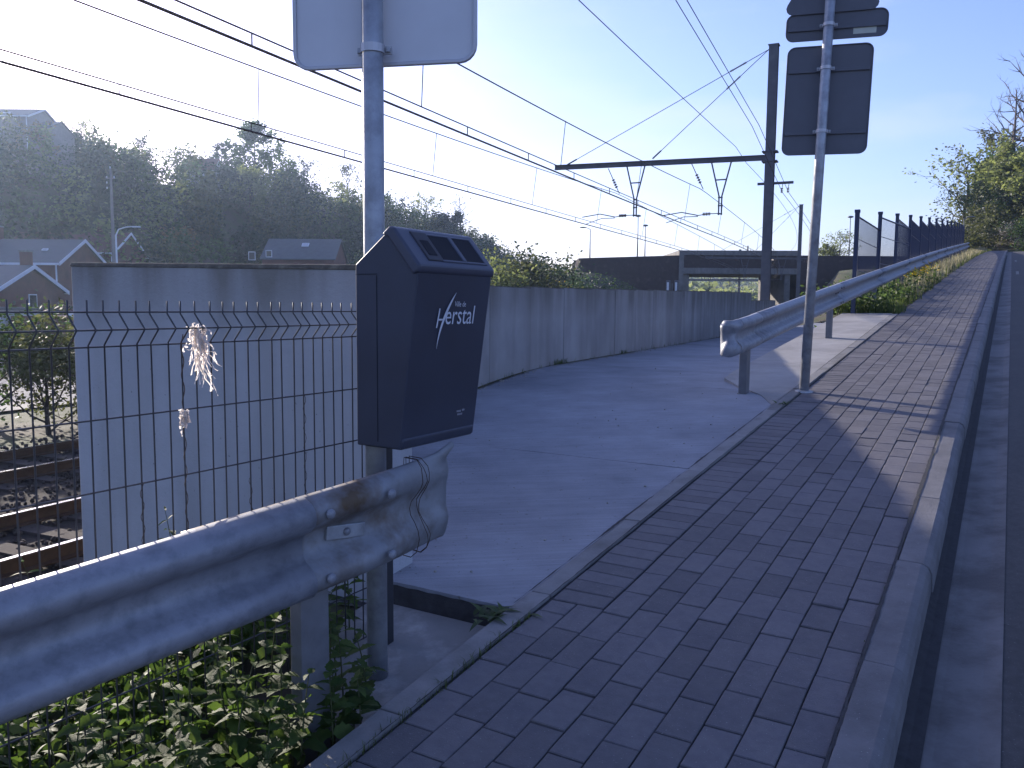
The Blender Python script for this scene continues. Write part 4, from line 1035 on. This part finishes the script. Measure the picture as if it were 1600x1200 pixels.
# mound in front of the bridge: bushes
for px, y, key, lm, s_, lb in ((772, 62, 'bush', 'leafpale', 1.35, 'light green bush at the wall top beside the bin'), (806, 64, 'bush2', 'leafolive', 1.55, 'olive bush between the light green bush and a darker one'),
    (838, 66, 'bush', 'leafdk', 1.45, 'dark bush towards the bridge end'), (862, 70, 'bush2', 'leafolive', 1.1, 'low bush at the foot of the bank'), (795, 58, 'bush2', 'leaf', .9, 'small bush right behind the wall coping'), (900, 80, 'bush', 'leaf', .8, 'small bush on the bank below the bridge end')):
    x = (px-800)/1290*y; plant_tree('bush', lb, (x, y, gzf(x, y)-.1), *TV[key], M[lm], s_, rng.uniform(0, 6), cat='bush')
# low growth on that bank
C = []
for i in range(900):
    y = rng.uniform(50, 100); px = rng.uniform(740, 1030); x = (px-800)/1290*y
    t_ = TS*x+TC*y; a_ = -TC*x+TS*y
    if a_ < 16+max(0, t_-40)**2/660.: continue
    C.append(rng.normal(0, 1, (14, 3))*np.array([.6, .6, .3])+np.array([x, y, gzf(x, y)+.3]))
V, F = leaves(np.concatenate(C), .28, rng); tag(obj('bank_growth', mesh_np('bank_growth', V, F), M['leaf']), 'low green growth covering the bank by the bridge', 'ground cover', kind='stuff')
C = np.concatenate([rng.normal(0, 1, (10, 3))*np.array([.4, .3, .15])+np.array([x, y, gzf(x, y)+.75]) for x, y in [((px-800)/1290*y, y) for px, y in [(rng.uniform(835, 960), rng.uniform(62, 90)) for _ in range(24)]]])
V, F = leaves(C, .2, rng); tag(obj('yellow_flowers', mesh_np('yellow_flowers', V, F), M['yellow']), 'yellow flower heads scattered over the bank', 'flowers', kind='stuff')

# ------------------------------------------------------------------ right: trees at the top of the road
for i, (px, y, key, lm, s_, sz, lb) in enumerate((
    (1497, 112, 'thin', 'leafpale', 1.35, 1.3, 'light airy tree above the end of the blue fence'),
    (1530, 118, 'thin', 'leafolive', 1.3, 1.25, 'airy tree behind the roadside lamp'),
    (1556, 110, 'bare', 'leafolive', 1.25, 1.35, 'leafless tree rising above the wood'),
    (1592, 108, 'bare', 'leafolive', 1.45, 1.75, 'tall leafless tree at the crest with zigzag limbs'),
    (1545, 108, 1, 'leafpale', 1.0, .9, 'green tree at the wood edge below the leafless tree'),
    (1580, 106, 0, 'leaf', 1.15, .9, 'olive tree overhanging the road'),
    (1600, 98, 3, 'leafpale', 1.1, 1.0, 'bright green tree where the road disappears'),
    (1640, 100, 2, 'leaf', 1.3, 1.1, 'broad tree on the right hand slope'),
    (1620, 114, 1, 'leafpale', 1.2, 1.0, 'tall pale tree behind the bright green one'),
    (1520, 106, 'bush', 'leafdk', 1.9, 1.6, 'dark bush behind the last fence posts'),
    (1555, 100, 'bush2', 'leafdk', 1.9, 1.7, 'dark bush closing the road ahead'),
    (1575, 94, 'bush', 'blossom', .9, .6, 'white blossoming bush at the crest of the road'),
    (1600, 90, 'bush2', 'leaf', 1.1, .9, 'green bush beside the white blossom'),
    (1566, 104, 2, 'leafpale', 1.15, 1.1, 'pale leafy tree standing over the end of the pavement'),
    (1305, 118, 'thin', 'leafpale', .75, .7, 'small tree behind the bridge parapet near the masts'),
    (1290, 126, 2, 'leafpale', .6, .55, 'rounded small tree behind the bridge parapet'))):
    x = (px-800)/1290*y; g_ = max(gzf(x, y), 5.8 if px < 1400 else 0)
    plant_tree('bush' if str(key).startswith('bush') else 'tree', lb, (x, y, g_-.1), *TV[key], M[lm], s_, rng.uniform(0, 6), bark=M['barkpale'] if key in ('bare', 'bare2') else None, cat='bush' if str(key).startswith('bush') else 'tree', sz=sz)
Cr = []
for i in range(150):
    y = rng.uniform(100, 190); px = rng.uniform(1500, 2100); x = (px-800)/1290*y; 
    if px < 1560 and y < 118: continue
    C = crown_cloud(rng, 420, rng.uniform(2, 3.6), rng.uniform(5, 9)); Cr.append(C+np.array([x, y, gzf(x, y)-.3]))
V, F = leaves(np.concatenate(Cr), .55, rng); tag(obj('woodland', mesh_np('woodland', V, F), M['leafolive']), 'wood on the slope at the top of the road', 'woodland', kind='stuff')
Cr = []
for i in range(120):
    y = rng.uniform(93, 116); px = rng.uniform(1478, 1760); x = (px-800)/1290*y
    u_, v_ = SS*x+SC*y, SC*x-SS*y
    if u_ < 98 or (v_ > 0 and u_ < 104): continue
    Cr.append(crown_cloud(rng, 420, rng.uniform(1.2, 2.4), rng.uniform(2.5, 5.5))+np.array([x, y, gzf(x, y)-.2]))
V, F = leaves(np.concatenate(Cr), .34, rng); tag(obj('thicket', mesh_np('thicket', V, F), M['leafolive']), 'dark thicket closing off the top of the road', 'thicket', kind='stuff')
# far country through the bridge opening
Cr = []
for i in range(420):
    y = rng.uniform(300, 900); px = rng.uniform(950, 1330); x = (px-800)/1290*y
    Cr.append(crown_cloud(rng, 60, rng.uniform(4, 8), rng.uniform(7, 12))+np.array([x, y, gzf(x, y)-.5]))
V, F = leaves(np.concatenate(Cr), 3.2, rng); tag(obj('woodland', mesh_np('woodland', V, F), M['leafpale']), 'distant woods seen through the bridge opening', 'woodland', kind='stuff')
Cr = []
for i in range(26):                                      # growth right behind the bridge, by the right pier
    y = rng.uniform(122, 150); px = rng.uniform(1205, 1262); x = (px-800)/1290*y; Cr.append(crown_cloud(rng, 300, 1.8, 4.5)+np.array([x, y, gzf(x, y)-.3]))
V, F = leaves(np.concatenate(Cr), .45, rng); tag(obj('thicket', mesh_np('thicket', V, F), M['leafpale']), 'sunlit thicket behind the bridge pier', 'thicket', kind='stuff')
for i, (px, y, w_, z_) in enumerate(((1128, 420, 14, 9), (1150, 450, 12, 12), (1105, 380, 9, 5), (1172, 470, 12, 9))):
    x = (px-800)/1290*y; g_ = gzf(x, y)
    house('far_house', ('pale house far off on the left of the bridge opening', 'pale house far off highest in the bridge opening', 'lowest far house in the bridge opening', 'far house towards the right of the bridge opening')[(0, 1, 2, 3)[i]], x-w_/2, x+w_/2, y, y+9, g_+5, g_+8, g_-1, M['render'], M['hroofred'] if i % 2 else M['hroof'], trim=False, windows=[(x-2, 0, g_+2.6, 1.5, 1.6, 'f'), (x+2, 0, g_+2.6, 1.5, 1.6, 'f')])

# ------------------------------------------------------------------ near plants
def leaf_mesh(L_, W_, serr, name, fold=.25, droop=.35, nseg=9):
    V = []; F = []
    for i in range(nseg+1):
        f = i/nseg; wv = W_*math.sin(math.pi*min(1, f**.75))**.9*(1-.25*f); 
        if serr and 0 < i < nseg: wv *= 1.16 if i % 2 else .86
        z = -droop*L_*f*f; 
        V += [(-wv, f*L_, z+fold*wv), (0, f*L_, z-.0), (wv, f*L_, z+fold*wv)]
    for i in range(nseg):
        for k2 in range(2): F.append((3*i+k2, 3*i+k2+1, 3*i+k2+4, 3*i+k2+3))
    me = bpy.data.meshes.new(name); me.from_pydata(V, [], F); me.polygons.foreach_set('use_smooth', [True]*len(F)); me.update(); return me
nl = leaf_mesh(.085, .028, True, 'nettle_leaf'); nl.materials.append(M['nettle'])
wl_ = leaf_mesh(.10, .013, False, 'weed_leaf', .2, .45, 7); wl_.materials.append(M['weed'])
pr_ = random.Random(21)
def herb(name, label, loc, h_, lm, nodes, l0, group, lean=.12):
    o = thing(name, label, 'plant', loc, pr_.uniform(0, 6.28), group)
    lx, ly = pr_.gauss(0, lean), pr_.gauss(0, lean); pt = lambda f: Vector((lx*h_*f*f, ly*h_*f*f, h_*f))
    MB().tube([pt(f) for f in (0, .35, .7, 1)], [.0035, .003, .0025, .0012], 5).build('stem', M['stem'], o)
    for i in range(nodes):
        f = .25+.75*(i+1)/nodes; s_ = l0*(1.15-.75*f)*pr_.uniform(.8, 1.2); a0 = i*math.pi/2+pr_.gauss(0, .2)
        for j in range(2):
            q = obj('leaf', lm, None, o, loc=pt(f)); q.rotation_euler = (pr_.gauss(.25+.55*(f-.6), .2), pr_.gauss(0, .25), a0+j*math.pi); q.scale = (s_, s_, s_)
    return o
gn = 'nettles growing under the guardrail by the pavement'
for u, v, h_ in ((1.62, -1.80, .30), (1.72, -1.76, .34), (1.83, -1.73, .30), (1.90, -1.79, .26), (1.95, -1.72, .22), (1.50, -1.86, .28), (1.40, -1.90, .30), (1.55, -1.74, .22),
                 (1.66, -1.95, .40), (1.52, -2.02, .36), (1.36, -2.0, .34), (2.02, -1.86, .34), (1.92, -1.92, .40), (2.08, -1.98, .30), (1.25, -1.95, .28), (1.78, -1.90, .38), (1.44, -1.78, .2), (1.28, -2.05, .36), (1.10, -2.0, .3), (1.86, -2.04, .42), (2.0, -1.80, .22), (1.3, -1.84, .3), (1.2, -2.08, .42), (1.0, -1.93, .34), (1.58, -1.9, .36), (1.48, -1.94, .4), (1.7, -2.06, .42), (2.12, -1.84, .3), (2.2, -2.06, .36), (.9, -2.05, .4), (1.75, -1.82, .26), (1.33, -1.92, .26), (2.3, -2.28, .34), (2.45, -2.24, .3), (2.36, -2.38, .4), (2.56, -2.32, .3), (2.22, -2.32, .42)):
    herb('nettle', 'serrated green nettle among others at the pavement edge under the guardrail', G(u, v, -.12), h_*1.05, nl, 6, 1.28, gn)
gw = 'weeds behind the wire fence'
for i in range(60):
    u = pr_.uniform(.2, 2.4); v = pr_.uniform(-3.1, -2.2); p = S(u, v); 
    herb('weed', 'narrow-leaved green weed growing thick behind the wire fence', (p.x, p.y, gzf(p.x, p.y)-.02), pr_.uniform(.25, .55), wl_, 9, pr_.uniform(.8, 1.3), gw, .25)
for t_, a_ in ((3.2, 5.6), (3.8, 5.5), (4.4, 5.65), (2.7, 5.5), (4.9, 5.5)):
    p = T(t_, a_); herb('weed', 'broad tuft of weed beside the nearer rail', (p.x, p.y, max(-1.1, gzf(p.x, p.y)-.02)), .55, wl_, 8, 2.0, 'weeds by the rail', .2)
# ground cover mass under the rail and behind the fence
C = []
for i in range(1500):
    u = pr_.uniform(-.6, 2.45); v = pr_.uniform(-3.9, -1.80); p = S(u, v)
    if v > -2.42 and u > 1.93: continue
    C.append(rng.normal(0, 1, (9, 3))*np.array([.06, .06, .06])+np.array([p.x, p.y, gzf(p.x, p.y)+.09]))
V, F = leaves(np.concatenate(C), .06, rng); tag(obj('undergrowth', mesh_np('undergrowth', V, F), M['nettle']), 'dark leafy undergrowth behind and below the wire fence', 'undergrowth', kind='stuff')
def blades(n_, fpos_, h0, h1, wd, m, name, label, lean=.35):
    Vb = []; Fb = []
    for i in range(n_):
        p = np.array(fpos_()); h_ = rng.uniform(h0, h1); az = rng.uniform(0, 6.28); ln = abs(rng.normal(0, lean)); d = np.array([math.cos(az), math.sin(az), 0]); s_ = np.array([-d[1], d[0], 0])*wd
        p1 = p+d*ln*h_*.35+np.array([0, 0, h_*.6]); p2 = p+d*ln*h_+np.array([0, 0, h_*(1-.25*ln)])
        k2 = len(Vb); Vb += [p-s_, p+s_, p1+s_*.7, p1-s_*.7, p2]; Fb += [(k2, k2+1, k2+2), (k2, k2+2, k2+3), (k2+3, k2+2, k2+4)]
    return tag(obj(name, mesh_np(name, np.array(Vb), np.array(Fb)), m), label, 'grass', kind='stuff')
def vg():
    u = 15.7+rng.uniform(0, 1)**1.7*78; return G(u, rng.uniform(-2.9, -1.62)+.12*math.sin(u*2.1), -.05)
blades(7000, vg, .10, .34, .009, M['grass'], 'verge_grass', 'green grass along the foot of the climbing guardrail')
def vg2():
    u = 20+rng.uniform(0, 1)**1.3*60; return G(u, rng.uniform(-2.2, -1.66), -.05)
blades(2600, vg2, .18, .5, .010, M['straw'], 'dry_verge_grass', 'pale dry grass stalks along the pavement edge uphill', .2)
C = []
for i in range(420):
    u = 15.65+pr_.random()**1.3*11; C.append(rng.normal(0, 1, (12, 3))*np.array([.10, .10, .08])+np.array(G(u, pr_.uniform(-3.3, -1.75), .10+pr_.random()*.16)))
V, F = leaves(np.concatenate(C), .075, rng); tag(obj('verge_weeds', mesh_np('verge_weeds', V, F), M['weed']), 'leafy weeds at the foot of the first blue fence posts', 'weeds', kind='stuff')
C = np.concatenate([rng.normal(0, 1, (8, 3))*np.array([.05, .05, .04])+np.array(G(pr_.uniform(20, 27), pr_.uniform(-2.1, -1.75), pr_.uniform(.3, .5))) for _ in range(30)])
V, F = leaves(C, .05, rng); tag(obj('yellow_flowers', mesh_np('yellow_flowers', V, F), M['yellow']), 'yellow flowers in the weeds by the climbing guardrail', 'flowers', kind='stuff')
# slope between path and pavement, beyond the footing
C = []
for i in range(500):
    u = pr_.uniform(11.5, 34); v = pr_.uniform(-4.6, -2.55); p = S(u, v); g_ = gzf(p.x, p.y)
    if g_ < float(zpath(u))+.02: continue
    C.append(rng.normal(0, 1, (10, 3))*np.array([.12, .12, .08])+np.array([p.x, p.y, g_+.08]))
V, F = leaves(np.concatenate(C), .09, rng); tag(obj('slope_weeds', mesh_np('slope_weeds', V, F), M['leaf']), 'weeds on the short slope below the guardrail footing', 'weeds', kind='stuff')
# joint grass
def jg():
    u = rng.uniform(1.5, 2.8); return G(u, -1.583+rng.normal(0, .010), -.01)
blades(260, jg, .015, .05, .0016, M['grass'], 'joint_grass', 'short grass in the joint beside the edging', .8)
tf = thing('weed_tuft', 'flat tuft of dandelion leaves at the corner of the concrete step', 'plant', G(2.74, -1.70, -.02))
for i in range(46):
    q = obj('leaf', wl_, None, tf, loc=(pr_.gauss(0, .045), pr_.gauss(0, .035), .012)); q.rotation_euler = (pr_.uniform(.1, .9), 0, pr_.uniform(0, 6.28)); s_ = pr_.uniform(.55, 1.1); q.scale = (s_*1.1, s_, s_)
tf2 = thing('weed_tuft', 'tiny tuft of grass at the foot of the three-sign pole', 'plant', G(7.28, -1.60, 0))
for i in range(16):
    q = obj('leaf', wl_, None, tf2, loc=(pr_.gauss(0, .03), pr_.gauss(0, .03), .0)); q.rotation_euler = (pr_.uniform(.2, 1.1), 0, pr_.uniform(0, 6.28)); s_ = pr_.uniform(.4, .8); q.scale = (s_, s_, s_)
C = np.concatenate([rng.normal(0, 1, (8, 3))*np.array([.04, .04, .03])+np.array(T(t_, 3.86, float(zpath(6))+.1)) for t_ in (8.6, 9.9, 9.95, 10.0)])
# bush between the tracks and the street
p = hp(70, 15.2); plant_tree('bush', 'leggy sunlit bush beyond the tracks seen through the wire fence', (p[0], p[1], -1.1), *TV['bush'], M['leafolive'], .52, 1.0, cat='bush')
p = hp(-20, 17); plant_tree('bush', 'green bush at the far left beyond the tracks', (p[0], p[1], -1.1), *TV['bush2'], M['leaf'], .62, 2.0, cat='bush')
p = hp(118, 15.5); plant_tree('bush', 'dark bush touching the end of the pale wall beyond the tracks', (p[0], p[1], -1.1), *TV['bush2'], M['leafolive'], .45, 3.0, cat='bush')
# hedge before the houses
C = []
for i in range(120):
    x = rng.uniform(-33, -20); C.append(rng.normal(0, 1, (16, 3))*np.array([.3, .3, .35])+np.array([x, 53.5+rng.normal(0, .3), rng.uniform(-.9, .9)]))
hd = thing('hedge', 'clipped green hedge in front of the brick houses', 'hedge', (-26, 53.5, -1.1))
V, F = leaves(np.concatenate(C)-np.array([-26, 53.5, -1.1]), .28, rng); obj('foliage', mesh_np('foliage', V, F), M['leafdk'], hd)
def dirt_line(name, vf, u0, u1, w0, w1, m, dz=.005, zf=zs):
    mb = MB(); V = []; us_ = np.arange(u0, u1, .03); rg_ = random.Random(int(u0*100)); wd = w0
    for u in us_:
        wd = min(w1, max(w0*.4, wd+rg_.gauss(0, (w1-w0)*.18))); v = vf(u)+rg_.gauss(0, .0012); z = float(zf(u))+dz
        V += [S(u, v-wd/2, z), S(u, v+wd/2, z)]
    mb.add(V, [(2*i, 2*i+1, 2*i+3, 2*i+2) for i in range(len(us_)-1)]); return tag(mb.build(name, m), kind='structure')
dirt_line('kerb_joint_dirt', lambda u: -.366, .8, 30, .010, .022, M['bed'], .0085)
dirt_line('edging_joint_dirt', lambda u: -1.5885, 1.0, 15, .004, .014, M['bed'], .0085)
dirt_line('slab_joint_dirt', lambda u: -1.6885, 2.86, 7.2, .003, .016, M['bed'], .0075)
dirt_line('wall_foot_dirt', lambda u: wall_v(u)+.02, 3.3, 22, .02, .07, M['verge'], .003, zpath)
stones(420, lambda: S(*(lambda u: (u, wall_v(u)+.03+abs(rng.normal(0, .06)), float(zpath(u))-.002))(rng.uniform(3.3, 16))), .004, .011, 'wall_foot_grit', M['pebble'])
def wg():
    u = rng.uniform(5, 20); u = u if rng.random() < .5 else rng.choice([9.3, 9.4, 12.1, 6.5])+rng.normal(0, .12); return S(u, wall_v(u)+.025, float(zpath(u)))
blades(260, wg, .02, .09, .003, M['grass'], 'wall_foot_weeds', 'small weeds along the foot of the long wall', .7)
def kg():
    u = rng.uniform(1.5, 14); return G(u, -.366+rng.normal(0, .005), 0)
blades(160, kg, .008, .022, .0016, M['grass'], 'kerb_moss', 'scraps of moss and grass in the joint along the kerb', .9)
# pebbles and litter
stones(60, lambda: G(rng.uniform(2.9, 9), rng.uniform(-3.4, -1.75), -.004), .004, .010, 'pebbles', M['pebble'])
lt = MB().box((0, 0, .012), (.05, .03, .02)).build('litter_scrap', M['print'], loc=T(9.6, 3.75, float(zpath(8.2))), bevel=.006); tag(lt, 'white scrap of litter at the foot of the long wall', 'litter')

# ------------------------------------------------------------------ air
hz = MB().box((0, 9, 22.0), (5060, 5060, 50.0)).build('haze', None); tag(hz, kind='stuff')
hm = bpy.data.materials.new('haze_air'); hm.use_nodes = True; hn = hm.node_tree
for x_ in list(hn.nodes):
    if x_.type == 'BSDF_PRINCIPLED': hn.nodes.remove(x_)
pv = hn.nodes.new('ShaderNodeVolumePrincipled'); pv.inputs['Color'].default_value = (.55, .72, 1, 1)
pv.inputs['Density'].default_value = .00031; pv.inputs['Anisotropy'].default_value = .66
hn.links.new(pv.outputs[0], hn.nodes['Material Output'].inputs['Volume']); hz.data.materials.append(hm)
